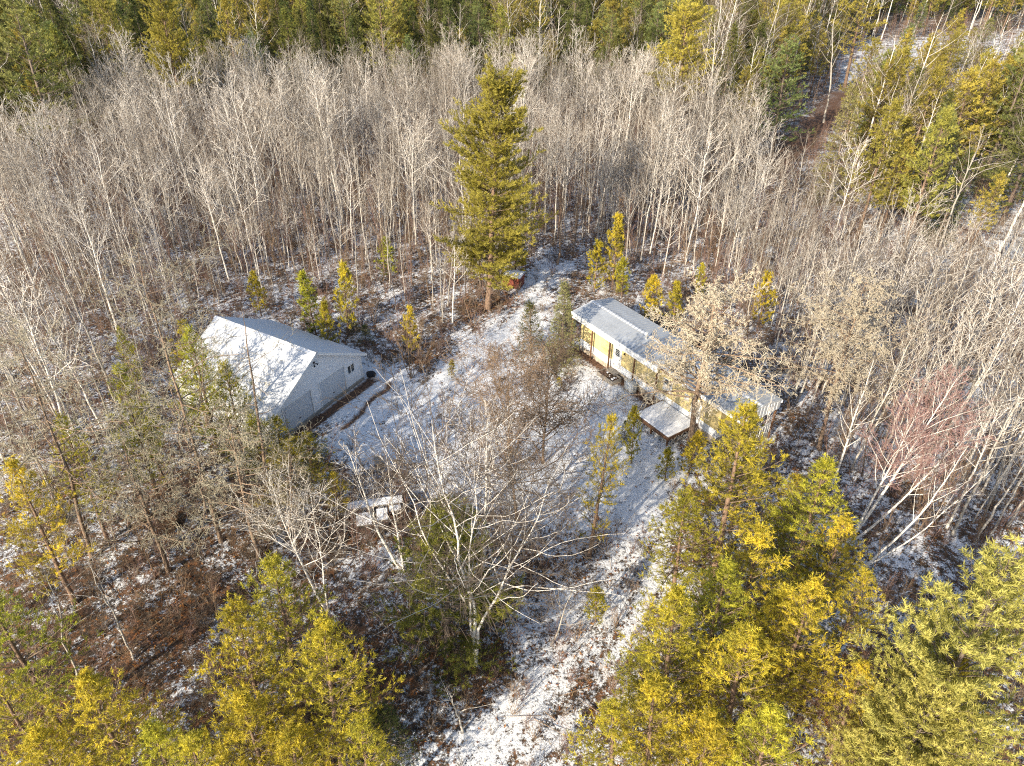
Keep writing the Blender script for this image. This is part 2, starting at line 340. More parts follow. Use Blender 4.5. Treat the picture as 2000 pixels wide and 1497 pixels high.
def pine(seed, h, rad, kind='jack', t0=.2, dens=1.0, k=9, w=.011, sl=.26, nl=.11, fm='jack', trunk='pinebark', gap=.25, whorl=.42, lean=(0, 0), upturn=.05, dead_low=True, profile=.75, lowres=False):
    r = np.random.default_rng(seed); TR = Acc(); CR = Acc()
    n = 12; t = np.linspace(0, 1, n + 1)
    wx = np.cumsum(r.normal(0, .02, n + 1)) * h / n; wy = np.cumsum(r.normal(0, .02, n + 1)) * h / n
    P = np.stack([lean[0] * h * t + wx - wx[0], lean[1] * h * t + wy - wy[0], h * t - .15 * (t == 0)], 1)
    R0 = h * .0125 + .02; R = R0 * ((1 - t) ** .9 * .95 + .05); R[0] *= 1.2
    TR.tube(P, R, 7)
    SP, SD, ST = [], [], []; A0, A1, B0, B1 = [], [], [], []
    z = h * (t0 * .55 if dead_low else t0); az = r.uniform(0, 6.28)
    while z < h * .97:
        tt = z / h; u = (tt - t0) / (1 - t0)
        nb = r.integers(3, 6) if kind != 'spruce' else r.integers(5, 8)
        for b in range(nb):
            az += 6.28 / nb + r.normal(0, .35)
            p, d = at(P, min(tt + r.uniform(-.02, .02), .985))
            if u < 0:
                L = rad * .5 * r.uniform(.3, 1); q = unit(np.array([math.cos(az), math.sin(az), r.uniform(-.2, .1)]))
                B = grow_line(r, p, q, L, 4, .08, -.02)
                A0.append(B[:-1]); A1.append(B[1:]); rr = np.linspace(.018, .007, 5); B0.append(rr[:-1]); B1.append(rr[1:]); continue
            if kind != 'spruce' and r.random() < gap * (1 - u) * .8: continue
            if kind == 'spruce': L = rad * ((1 - u) ** .85 + .04) * r.uniform(.8, 1.12); el = -.25 + .75 * u
            elif kind == 'broad': L = rad * ((1 - u) ** .42 + .04) * min(1, .7 + 2 * u) * r.uniform(.35, 1.12) * (1 + .3 * math.sin(2 * az + z * .9)); el = r.normal(.08, .16) + .6 * u
            elif kind == 'white': L = rad * (np.sin(min(1, (1 - u) * 1.15) * 1.5) ** profile + .05) * r.uniform(.6, 1.15); el = .05 + .75 * u
            else: L = rad * (min(1, (1 - u) * 1.35) ** profile * min(1, .55 + u * 1.6) + .07) * r.uniform(.42, 1.25); el = .12 + 1.0 * u ** 1.5
            q = unit(np.array([math.cos(az) * math.cos(el), math.sin(az) * math.cos(el), math.sin(el)]))
            ns = 7; B = grow_line(r, p, q, L, ns, .07 if kind != 'spruce' else .03, upturn)
            br = max(.012, L * .012); rr = np.linspace(br, .006, ns + 1)
            A0.append(B[:-1]); A1.append(B[1:]); B0.append(rr[:-1]); B1.append(rr[1:])
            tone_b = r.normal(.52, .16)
            step = {'jack': .24, 'white': .26, 'spruce': .20}.get(kind, .3) / dens
            ni = max(2, int(L * .8 / step))
            for i in range(ni):
                s = .22 + .76 * (i + r.uniform(0, 1)) / ni
                pp, dd = at(B, s); sgn = 1 if i % 2 else -1
                sd_ = unit(np.cross(dd, [0, 0, 1.0])) * sgn
                sub = (L * .30 * (1.15 - s) + .16) * r.uniform(.5, 1.3)
                q2 = unit(dd * .75 + sd_ * .8 + np.array([0, 0, r.uniform(-.15, .35) if kind != 'spruce' else r.uniform(-.25, .05)]))
                C = grow_line(r, pp, q2, sub, 3, .1, upturn * 1.5)
                A0.append(C[:-1]); A1.append(C[1:]); rr = np.linspace(.009, .005, 4); B0.append(rr[:-1]); B1.append(rr[1:])
                m = max(1, int(sub / (sl * .62)))
                for j in range(m):
                    x = (j + 1) / m; c, cd = at(C, min(x, .999)); q3 = unit(cd + r.normal(0, .35, 3) + np.array([0, 0, .25 if kind != 'spruce' else -.05]))
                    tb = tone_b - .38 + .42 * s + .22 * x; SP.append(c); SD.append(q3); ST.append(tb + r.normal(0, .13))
                    if kind != 'spruce' and r.random() < .6 * dens:
                        SP.append(c); SD.append(unit(cd + r.normal(0, .6, 3) + np.array([0, 0, .45]))); ST.append(tb + .05 + r.normal(0, .13))
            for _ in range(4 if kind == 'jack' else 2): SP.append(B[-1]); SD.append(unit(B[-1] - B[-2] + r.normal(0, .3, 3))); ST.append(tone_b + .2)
        z += whorl * (1 - .45 * tt) * r.uniform(.8, 1.2) * (1 if kind != 'spruce' else .8)
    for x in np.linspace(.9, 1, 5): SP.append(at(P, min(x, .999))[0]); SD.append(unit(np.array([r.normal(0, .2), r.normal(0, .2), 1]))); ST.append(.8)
    CR.segs(np.concatenate(A0), np.concatenate(A1), np.concatenate(B0), np.concatenate(B1), 3, 0)
    SP = np.array(SP); SD = np.array(SD)
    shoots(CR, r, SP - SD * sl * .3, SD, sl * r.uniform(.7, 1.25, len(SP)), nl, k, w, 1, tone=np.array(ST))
    return TR, CR, [M[trunk]], [M[trunk if trunk != 'pinebark' else 'dead'], M[fm]]

def tree_meshes(name, res): TR, CR, tm, cm = res; return TR.mesh(name + '_trunk', tm, True), CR.mesh(name + '_crown', cm, True)
def joined(name, res):
    TR, CR, tm, cm = res; A = Acc()
    for s, off in ((TR, 0), (CR, 1)):
        base = A.n
        A.v += s.v; A.q += [q + base for q in s.q]; A.t += [q + base for q in s.t]
        A.qm += [m + off for m in s.qm]; A.tm += [m + off for m in s.tm]; A.qa += s.qa; A.ta += s.ta; A.n += s.n
    return A.mesh(name, tm + cm, True)
def plant_tree(name, label, cat, xy, meshes, rz=0, sc=(1, 1, 1), group=None, tilt=(0, 0), parts=('trunk', 'crown')):
    z = float(terrain(xy[0], xy[1])) - .03
    t = thing(name, label, cat, (xy[0], xy[1], z), rz, group); t.scale = sc if not np.isscalar(sc) else (sc,) * 3
    t.rotation_euler = (tilt[0], tilt[1], rz)
    for nm, me in zip(parts, meshes): obj(nm, me, t)
    return t

# ---------------------------------------------------------------- ground
def pinpoly(px, py, poly):
    px = np.asarray(px, float); py = np.asarray(py, float); ins = np.zeros(px.shape, bool); n = len(poly)
    for i in range(n):
        x0, y0 = poly[i]; x1, y1 = poly[(i + 1) % n]
        c = ((y0 > py) != (y1 > py)) & (px < (x1 - x0) * (py - y0) / (y1 - y0 + 1e-12) + x0); ins ^= c
    return ins
def WP(pts): return [tuple(W(x, y)) for x, y in pts]
def seg_dist(x, y, pts):
    d = np.full(x.shape, 1e9)
    for (ax, ay), (bx, by) in zip(pts[:-1], pts[1:]):
        vx, vy = bx - ax, by - ay; t = np.clip(((x - ax) * vx + (y - ay) * vy) / (vx * vx + vy * vy), 0, 1)
        d = np.minimum(d, np.hypot(x - ax - t * vx, y - ay - t * vy))
    return d
# polygons surveyed on the ground plane
YARD = WP([(700, 700), (820, 740), (880, 690), (960, 640), (1020, 590), (1060, 520), (1100, 520), (1050, 620), (1100, 700), (1200, 760), (1260, 850), (1330, 930), (1290, 1000), (1300, 1150), (1250, 1300), (1150, 1497), (820, 1497), (1000, 1250), (1130, 1100), (1000, 980), (820, 960), (650, 880), (640, 800)])
ROAD = WP([(1480, 345), (1540, 300), (1590, 250), (1640, 195), (1690, 160), (1750, 120)])
CLEAR = WP([(1630, 125), (1690, 84), (1850, 72), (2060, 62), (2300, 62), (2300, 150), (1950, 148), (1820, 135), (1720, 165), (1650, 215)])
TRACK1 = WP([(1055, 560), (1010, 620), (960, 680), (900, 750), (860, 830), (850, 900)])
TRACK2 = WP([(1330, 960), (1290, 1090), (1230, 1250), (1120, 1400), (1030, 1497)])
RUST = [(W(*c), rr, a) for c, rr, a in [((1160, 1085), 3.4, .55), ((1120, 1060), 2.4, .4), ((1080, 720), 2.6, .6), ((1000, 700), 2, .3), ((380, 1170), 3, .3), ((1060, 1250), 2, .2), ((900, 1300), 3.0, .5), ((1040, 1130), 2, .2), ((950, 1230), 2.5, .35), ((700, 1330), 4, .4), ((60, 1400), 6, .4), ((340, 1230), 2.5, .35), ((1700, 1400), 4, .3), ((850, 800), 2.5, .2), ((780, 930), 2.2, .5), ((820, 700), 3, .35), ((960, 600), 3.5, .35), ((1160, 900), 1.4, .2), ((650, 1040), 2.5, .45), ((830, 1040), 2, .4), ((1150, 1300), 2.6, .3), ((500, 1000), 2.5, .25), ((540, 880), 4, .4), ((350, 950), 3, .25)]]
def smooth(a, b, x): t = np.clip((x - a) / (b - a), 0, 1); return t * t * (3 - 2 * t)
_YP = YARD + [YARD[0]]
def yardness(x, y):
    d = seg_dist(x, y, _YP); ins = pinpoly(x, y, YARD); return smooth(-2.5, 2.0, np.where(ins, d, -d))
def cover(x, y):
    px, py = proj(x, y, 0 * x)
    c = np.full(x.shape, .46)
    c += .06 * smooth(760, 300, px) * smooth(800, 1150, py)       # browner at lower left
    c += .10 * smooth(1500, 1700, px) * smooth(1150, 1350, py)
    c -= .06 * smooth(1450, 1700, px) * smooth(1000, 900, py)
    c += .12 * smooth(420, 250, py)
    c = c * (1 - yardness(x, y)) + (.16 + .15 * smooth(1080, 1300, py)) * yardness(x, y)
    ru = 0 * x
    for (cx, cy), rr, a in RUST: ru = np.maximum(ru, a * .42 * np.exp(-((x - cx) ** 2 + (y - cy) ** 2) / (rr * rr)))
    c += ru
    ins = pinpoly(x, y, CLEAR); c = np.where(ins, .40, c)
    for tr in (TRACK1, TRACK2):
        d = np.abs(seg_dist(x, y, tr) - .75); c += .10 * smooth(.5, .1, d)
    return np.clip(c, 0, 1.1)

G_U = np.array([math.cos(2.62), math.sin(2.62)]); G_V = np.array([G_U[1], -G_U[0]]); G_F = np.array([-15.81, 48.61])
def garage_local(x, y): dx, dy = x - G_F[0], y - G_F[1]; return dx * G_U[0] + dy * G_U[1], dx * G_V[0] + dy * G_V[1]
HA = -0.96; H_A = np.array([math.cos(HA), math.sin(HA)]); H_B = np.array([-H_A[1], H_A[0]]); H_O = np.array([7.56, 60.26])
def house_local(x, y): dx, dy = x - H_O[0], y - H_O[1]; return dx * H_A[0] + dy * H_A[1], dx * H_B[0] + dy * H_B[1]
def soilness(x, y):
    s = 0 * x
    d = seg_dist(x, y, ROAD); s = np.maximum(s, smooth(3.4, 2.2, d + .6 * np.sin(x * .9) * np.sin(y * 1.1)))
    u, v = garage_local(x, y)                                                   # wet strip under the eaves of the gable and the drip trench
    s = np.maximum(s, smooth(.12, 0, np.maximum(np.abs(u + .25) - .45, np.abs(v) - 5.9)))
    tr = [tuple(G_F + G_U * a + G_V * b) for a, b in ((-1.9, 6.2), (-2.35, 5.2), (-2.1, 4.0), (-2.2, 2.6), (-2.7, 1.4), (-2.9, -.2), (-2.8, -1.2))]
    s = np.maximum(s, smooth(.32, .18, seg_dist(x, y, tr)))
    a, b = house_local(x, y)                                                    # bare earth under the trailer's eave
    s = np.maximum(s, smooth(.2, 0, np.maximum(np.abs(b + 2.35) - .42, np.abs(a - 6.2) - 5.8)))
    return s

def grid(x0, x1, y0, y1, st):
    xs = np.arange(x0, x1 + 1e-6, st); ys = np.arange(y0, y1 + 1e-6, st); X, Y = np.meshgrid(xs, ys); return X, Y
def build_ground():
    A = Acc(); covs = []; so = []
    # graded rows and columns: fine in the yard, coarse far out, one sheet
    def axis(lo, hi, flo, fhi, st, g):
        a = list(np.arange(flo, fhi + 1e-6, st)); s = st
        while a[-1] < hi: s *= g; a.append(a[-1] + s)
        s = st
        while a[0] > lo: s *= g; a.insert(0, a[0] - s)
        return np.array(a)
    xs = axis(-3500, 3500, -30, 34, .28, 1.09); ys = axis(-600, 5000, 16, 88, .28, 1.07)
    X, Y = np.meshgrid(xs, ys); Z = terrain(X, Y)
    far = smooth(300, 900, np.hypot(X, Y)); Z = Z * (1 - far)
    for tr in (TRACK1, TRACK2):
        d = np.abs(seg_dist(X, Y, tr) - .75); Z -= .045 * smooth(.5, .0, d)
    u, v = garage_local(X, Y); Z -= .1 * soilness(X, Y) * (np.hypot(X + 12, Y - 48) < 12)
    nx, ny = len(xs), len(ys)
    V = np.stack([X, Y, Z], -1).reshape(-1, 3); i = np.arange(ny - 1)[:, None] * nx + np.arange(nx - 1)[None]
    Q = np.stack([i, i + 1, i + nx + 1, i + nx], -1).reshape(-1, 4)
    A.quads(V, Q); me = A.mesh('ground', M['ground'], True)
    for nm, val in (('cover', cover(X, Y)), ('soil', soilness(X, Y))):
        at_ = me.attributes.new(nm, 'FLOAT', 'POINT'); at_.data.foreach_set('value', val.astype(np.float32).ravel())
    tag(obj('ground', me), kind='structure')
build_ground()

# ---------------------------------------------------------------- garage
def basis(o, u, v):   # local x = u, y = v (2-D world vectors), z up
    pass
def garage():
    # local frame: +x runs back from the front gable, +y to the right-hand side seen from the front
    # (u, v) is left-handed, so build with y' = -v
    t = thing('garage', 'white metal-sided garage with a steep snow-dusted gable roof and two overhead doors', 'garage', (*G_F, 0), 2.62)
    def P(s, v, z): return (s, -v * -1 * -1, z)   # v -> -y
    L, w, ze, zr, gs = 11.64, 5.76, 2.45, 5.70, .47; ww = w - .4; zw = ze + .12
    slope = (zr - ze) / w
    def roofz(v): return zr - slope * abs(v)
    A = Acc()   # walls: gable front with openings butted round the doors, sides, back
    x0 = gs; x1 = L - .35; T = .12
    def prism(v0, v1, zb0, zt0, zb1, zt1, xa, xb):
        Vv = [(x, -v, z) for x in (xa, xb) for v, z in ((v0, zb0), (v1, zb1), (v1, zt1), (v0, zt0))]
        A.quads(Vv, [(0, 1, 2, 3), (4, 7, 6, 5), (0, 4, 5, 1), (1, 5, 6, 2), (2, 6, 7, 3), (3, 7, 4, 0)])
    und = .1
    def gtop(v): return roofz(v) - und
    cols = [(-ww, -4.0, 0), (-4.0, -.9, 2.45), (-.9, 0, 0), (0, .15, 0), (.15, 3.2, 2.45), (3.2, 3.6, 0), (3.6, 4.5, -1), (4.5, ww, 0)]
    for v0, v1, zb in cols:
        if zb == -1:
            prism(v0, v1, -.2, 1.25, -.2, 1.25, x0, x0 + T); prism(v0, v1, 2.12, gtop(v0), 2.12, gtop(v1), x0, x0 + T)
        else: prism(v0, v1, zb if zb else -.2, gtop(v0), zb if zb else -.2, gtop(v1), x0, x0 + T)
    prism(-ww, 0, -.2, gtop(-ww), -.2, gtop(0), x1 - T, x1); prism(0, ww, -.2, gtop(0), -.2, gtop(ww), x1 - T, x1)
    A.box(x0 + T, x1 - T, -ww, -ww + T, -.2, gtop(ww)); A.box(x0 + T, x1 - T, ww - T, ww, -.2, gtop(ww))
    part('wall', A, M['white_siding'], t)
    # lap lines of the siding
    R = Acc()
    for side in (-1, 1):
        # ribbed sheets
        nrib = int(L / .3); xs = []; zs = []
        for i in range(nrib):
            a = i * L / nrib; p = L / nrib
            xs += [a, a + p * .72, a + p * .80, a + p * .92]; zs += [0, 0, .028, .028]
        xs.append(L); zs.append(0); xs = np.array(xs); zs = np.array(zs)
        Vt = []
        for (v, z) in ((0, zr), (side * w, ze)):
            Vt.append(np.stack([xs, np.full(len(xs), -v), z + zs], 1))
        for (v, z) in ((side * w, ze), (0, zr)):
            Vt.append(np.stack([xs, np.full(len(xs), -v), z - .07 + 0 * zs], 1))
        n = len(xs); VV = np.concatenate(Vt); Q = []
        for b in range(3):
            for i in range(n - 1): Q.append((b * n + i, b * n + i + 1, (b + 1) * n + i + 1, (b + 1) * n + i))
        Q.append((0, n, 2 * n, 3 * n)); Q.append((n - 1, 4 * n - 1, 3 * n - 1, 2 * n - 1))
        R.quads(VV, Q)
    rf = part('roof', R, M['white_roof'], t)
    C = Acc(); Vc = []
    for x in (-.04, L + .03):
        Vc += [(x, .24, zr - .24 * slope + .05), (x, 0, zr + .075), (x, -.24, zr - .24 * slope + .05)]
    C.quads(Vc, [(0, 1, 4, 3), (1, 2, 5, 4)]); part('ridge_cap', C, M['capmetal'], rf)
    K = Acc()
    for side in (-1, 1):
        K.beam((-.02, side * .05, zr - .09), (-.02, side * w, ze - .09 + .02), .05, .2)
        K.beam((0, side * (w + .02), ze - .09), (L, side * (w + .02), ze - .09), .04, .17)
    part('fascia', K, M['trim'], t)
    S = Acc()   # soffit under the gable overhang
    for side in (-1, 1):
        S.quads([(0.01, 0, zr - .12), (gs, 0, zr - .12), (gs, side * w, ze - .12), (0.01, side * w, ze - .12)], [(0, 1, 2, 3)])
    part('soffit', S, M['trim'], t)
    for v0, v1 in ((-4.0, -.9), (.15, 3.2)):
        D = Acc(); d = x0 + .06
        D.box(d - .015, d + .02, -v1 + .01, -v0 - .01, .02, 2.449)
        for i in range(5): D.box(d - .02, d - .0152, -v1 + .02, -v0 - .02, .03 + i * .484, .03 + i * .484 + .47)
        dr = part('garage_door', D, M['door_grey'], t)
        F = Acc()
        for vv in (v0 - .06, v1 + .06): F.box(x0 - .035, x0 - .003, -vv - .06, -vv + .06, 0, 2.52)
        F.box(x0 - .03, x0 - .003, -v1 + .0, -v0, 2.45, 2.55); part('frame', F, M['trim'], dr)
        Hn = Acc(); Hn.box(d - .06, d - .021, -(v0 + v1) / 2 - .1, -(v0 + v1) / 2 + .1, .55, .6); part('handle', Hn, M['black'], dr)
    Wd = Acc(); Wd.box(x0 - .02, x0 + .04, -4.5, -3.6, 1.25, 1.31); Wd.box(x0 - .02, x0 + .04, -4.5, -3.6, 2.06, 2.12)
    for a in (-4.5, -4.08, -3.66): Wd.box(x0 - .018, x0 + .038, a, a + .06, 1.31, 2.06)
    wi = part('window', Wd, M['trim'], t)
    Gp = Acc(); Gp.box(x0 + .05, x0 + .06, -4.5, -3.6, 1.25, 2.12); part('pane', Gp, M['glass'], wi)
    Fl = Acc(); Fl.box(x0 - .05, x0 - .003, -.09, .09, 4.55, 4.7)
    for s in (-1, 1): Fl.tube([(x0 - .05, s * .05, 4.58), (x0 - .2, s * .17, 4.46), (x0 - .26, s * .2, 4.42)], [.02, .05, .09], 8)
    part('floodlight', Fl, M['black'], t)
    for s in (-1, 1):
        Cn = Acc(); Cn.box(x0 - .025, x0 - .003, s * ww - .09, s * ww + .09, -.1, gtop(ww) - .02)
        part('corner_trim', Cn, M['trim'], t)
    Sl = Acc(); Sl.box(x0 - .15, x1 + .1, -ww - .06, ww + .06, -.3, .03); part('foundation', Sl, M['greywood'], t)
garage()

# ---------------------------------------------------------------- mobile home
def house():
    t = thing('mobile_home', 'long single-wide yellow and white mobile home under a low ribbed metal roof', 'mobile home', (*H_O, 0), HA)
    L, hw, ze, zr = 20.16, 2.45, 3.92, 4.32; xs_ = 11.45; yw = 2.0; xw0, xw1 = 1.0, 18.1
    # walls in bands with the openings left out
    opens = [(5.65, 6.6, .85, 2.98), (11.9, 12.85, 1.95, 3.05), (15.2, 16.1, .95, 3.0)]
    bands = [('skirting', -.2, .62, 'beige', .03), ('lower_siding', .62, 1.45, 'white_siding', 0), ('wall', 1.45, 3.74, 'yellow', .0)]
    for nm, z0, z1, mt, off in bands:
        A = Acc(); edges = sorted({xw0, xw1} | {e for o in opens for e in o[:2]})
        for a, b in zip(edges[:-1], edges[1:]):
            op = [o for o in opens if o[0] <= a + .01 and b <= o[1] + .01]
            if op: zs = [(z0, min(z1, op[0][2])), (max(z0, op[0][3]), z1)]
            else: zs = [(z0, z1)]
            for q0, q1 in zs:
                if q1 - q0 > .01: A.box(a, b, -yw + off, -yw + off + .1, q0, q1)
        A.box(xw0, xw1, yw - .1 - off, yw - off, z0, z1)
        A.box(xw0, xw0 + .1, -yw + .1 + off, yw - .1 - off, z0, z1); A.box(xw1 - .1, xw1, -yw + .1 + off, yw - .1 - off, z0, z1)
        p = part(nm, A, M[mt], t)
        if nm == 'wall':
            B = Acc()
            for x in np.arange(xw0 + 1.22, xw1 - .3, 1.22):
                if not any(o[0] - .1 < x < o[1] + .1 for o in opens): B.box(x - .02, x + .02, -yw - .012, -yw - .002, 1.46, 3.7)
            B.box(xw0, 5.6, -yw - .03, -yw - .002, 1.41, 1.47); B.box(6.66, 15.1, -yw - .03, -yw - .002, 1.41, 1.47); B.box(16.2, xw1, -yw - .03, -yw - .002, 1.41, 1.47)
            part('batten', B, M['yellow'], p)
    # vertical skirting board joints
    for x in np.arange(xw0 + .3, xw1, .61):
        S = Acc(); S.box(x - .015, x + .015, -yw + .012, -yw + .028, -.1, .6); part('skirting_joint', S, M['greywood'], t)
    # ribbed roof: near slope in two lengths with different overhang, far slope in one
    def sheet(acc, xa, xb, y0, z0, y1, z1, p=.38):
        n = int(round((xb - xa) / p)); q = (xb - xa) / n; xs = []; zs = []
        for i in range(n):
            a = xa + i * q; xs += [a, a + q * .45, a + q * .6, a + q * .85]; zs += [0, 0, .085, .085]
        xs.append(xb); zs.append(0); xs = np.array(xs); zs = np.array(zs); n = len(xs)
        VV = np.concatenate([np.stack([xs, 0 * xs + y, z + o + zs * k], 1) for y, z, o, k in ((y0, z0, 0, 1), (y1, z1, 0, 1), (y1, z1, -.05, 0), (y0, z0, -.05, 0))])
        Q = [(b * n + i, b * n + i + 1, (b + 1) * n + i + 1, (b + 1) * n + i) for b in range(3) for i in range(n - 1)]
        Q += [(0, n, 2 * n, 3 * n), (n - 1, 4 * n - 1, 3 * n - 1, 2 * n - 1)]; acc.quads(VV, Q)
    R = Acc(); sheet(R, 0, xs_, 0, zr, -hw, ze); sl = (zr - ze) / hw
    sheet(R, xs_ + .02, L, 0, zr + .012, -2.3, zr - sl * 2.3 + .012); sheet(R, 0, L, .0, zr, hw, ze)
    rf = part('roof', R, M['metal'], t)
    C = Acc(); C.quads([(-.03, -.22, zr + .03), (-.03, 0, zr + .085), (-.03, .22, zr + .03), (L + .03, -.22, zr + .03), (L + .03, 0, zr + .085), (L + .03, .22, zr + .03)], [(0, 1, 4, 3), (1, 2, 5, 4)])
    part('ridge_cap', C, M['capmetal'], rf)
    F = Acc(); F.box(-.04, xs_, -hw - .04, -hw, ze - .52, ze + .035); F.box(-.04, L + .03, hw, hw + .04, ze - .3, ze + .0)
    for s in (-1, 1):
        Vv = [(x, s * y, z) for x in (-.06, -.01) for y, z in ((0.0, zr - .02), (hw, ze - .02), (hw, ze - .5), (0, ze - .5))]
        F.quads(Vv, [(0, 1, 2, 3), (4, 7, 6, 5), (0, 4, 5, 1), (2, 6, 7, 3)])
    part('fascia', F, M['trim'], t)
    Fb = Acc(); Fb.box(xs_ + .02, xs_ + 2.6, -2.34, -2.3, ze - .17, ze + .03); part('eave_board', Fb, M['brown'], t)
    F2 = Acc(); F2.box(xs_ + 2.61, L, -2.34, -2.3, ze - .3, ze + .03); part('fascia', F2, M['trim'], t)
    U = Acc(); U.box(0.0, L - .02, -2.28, hw - .02, ze - .22, ze - .18); part('soffit', U, M['trim'], t)
    # gable of striped sheet at the porch end
    Gs = Acc(); ys = np.arange(-2.3, 2.35, .2)
    for i, y in enumerate(ys[:-1]):
        zt = zr - sl * max(abs(y), abs(y + .2)) - .03
        Gs.box(L - .04 + (.025 if i % 2 else 0), L - .01 + (.025 if i % 2 else 0), y, y + .198, ze - .75, zt)
    part('gable', Gs, M['capmetal'], t)
    V = Acc()
    for x, y in ((3.0, -2.38), (5.45, -2.38), (8.65, -2.38), (11.38, -2.38), (.06, -2.32), (.06, 2.3)):
        P_ = Acc(); P_.box(x - .06, x + .06, y - .06, y + .06, -.2, ze - .5 if y < -2.33 else ze - .23); part('post', P_, M['brown'], t)
    for x, y in ((19.95, -2.2), (19.95, 2.25)):
        P_ = Acc(); P_.box(x - .07, x + .07, y - .07, y + .07, -.2, ze - .23); part('post', P_, M['brown'] if y > 0 else M['greywood'], t)
    # porch at the far end
    D = Acc(); D.box(xw1 + .01, L - .25, -2.0, 2.1, .6, .7); D.box(L - .3, L - .22, -2.0, 2.1, .15, .598); part('porch_floor', D, M['greywood'], t)
    Rl = Acc(); Rl.box(L - .28, L - .22, -1.9, 2.1, 1.55, 1.63)
    for y in np.arange(-1.8, 2.1, .3): Rl.box(L - .27, L - .23, y - .02, y + .02, .72, 1.55)
    part('railing', Rl, M['trim'], t)
    # doors and windows
    for (a, b, z0, z1), lites in ((opens[0], True), (opens[2], False)):
        Dd = Acc(); Dd.box(a + .03, b - .03, -yw - .01, -yw + .05, z0 + .02, z1 - .03)
        if lites:
            pass
        dr = part('door', Dd, M['trim'], t)
        Gl = Acc(); Gl.box(a + .22, b - .22, -yw - .02, -yw - .012, z1 - .85, z1 - .2); part('window', Gl, M['glass'], dr)
        Mu = Acc()
        for z in (z1 - .68, z1 - .52, z1 - .36): Mu.box(a + .22, b - .22, -yw - .03, -yw - .021, z - .015, z + .015)
        part('muntin', Mu, M['trim'], dr)
        Fr = Acc(); Fr.box(a - .08, a + .02, -yw - .035, -yw - .003, z0 - .02, z1 + .06); Fr.box(b - .02, b + .08, -yw - .035, -yw - .003, z0 - .02, z1 + .06); Fr.box(a + .02, b - .02, -yw - .03, -yw - .003, z1 - .02, z1 + .06)
        part('frame', Fr, M['trim'], dr)
        Hn = Acc(); Hn.tube([(b - .12, -yw - .01, z0 + .98), (b - .12, -yw - .08, z0 + .98)], [.02, .03], 8); part('handle', Hn, M['black'], dr)
    a, b, z0, z1 = opens[1]
    Wf = Acc(); Wf.box(a - .03, a + .05, -yw - .03, -yw + .05, z0 - .04, z1 + .04); Wf.box(b - .05, b + .03, -yw - .03, -yw + .05, z0 - .04, z1 + .04)
    for z in (z0 - .04, (z0 + z1) / 2 - .03, z1 - .02): Wf.box(a + .05, b - .05, -yw - .028, -yw + .048, z, z + .06)
    wi = part('window', Wf, M['trim'], t); Gp = Acc(); Gp.box(a, b, -yw + .05, -yw + .06, z0, z1); part('pane', Gp, M['glass'], wi)
    Cu = Acc(); Cu.box(a + .05, b - .05, -yw + .035, -yw + .045, z0 + .02, (z0 + z1) / 2 - .03); part('curtain', Cu, M['capmetal'], wi)
    # vent pipe through the roof
    vx, vy = house_local(*W(1261.5, 665, 4.15)); vz = zr - sl * abs(vy)
    Vp = Acc(); Vp.tube([(vx, vy, vz - .1), (vx, vy, vz + .62)], [.09, .09], 10); Vp.tube([(vx, vy, vz + .6), (vx, vy, vz + .72)], [.15, .14], 10)
    part('vent_pipe', Vp, M['cabinet'], t)
    # wall lamp by the door
    Lm = Acc(); Lm.box(7.0, 7.12, -yw - .12, -yw - .003, 2.72, 2.9); lm = part('porch_lamp', Lm, M['black'], t)
    for (qa, qz) in ((14.3, 2.3),):
        Wf = Acc(); Wf.box(qa, qa + .5, -yw - .03, -yw - .003, qz, qz + .6); part('meter_box', Wf, M['cabinet'], t)
house()

def hp(a, b, z=0): p = H_O + H_A * a + H_B * b; return (p[0], p[1], z)
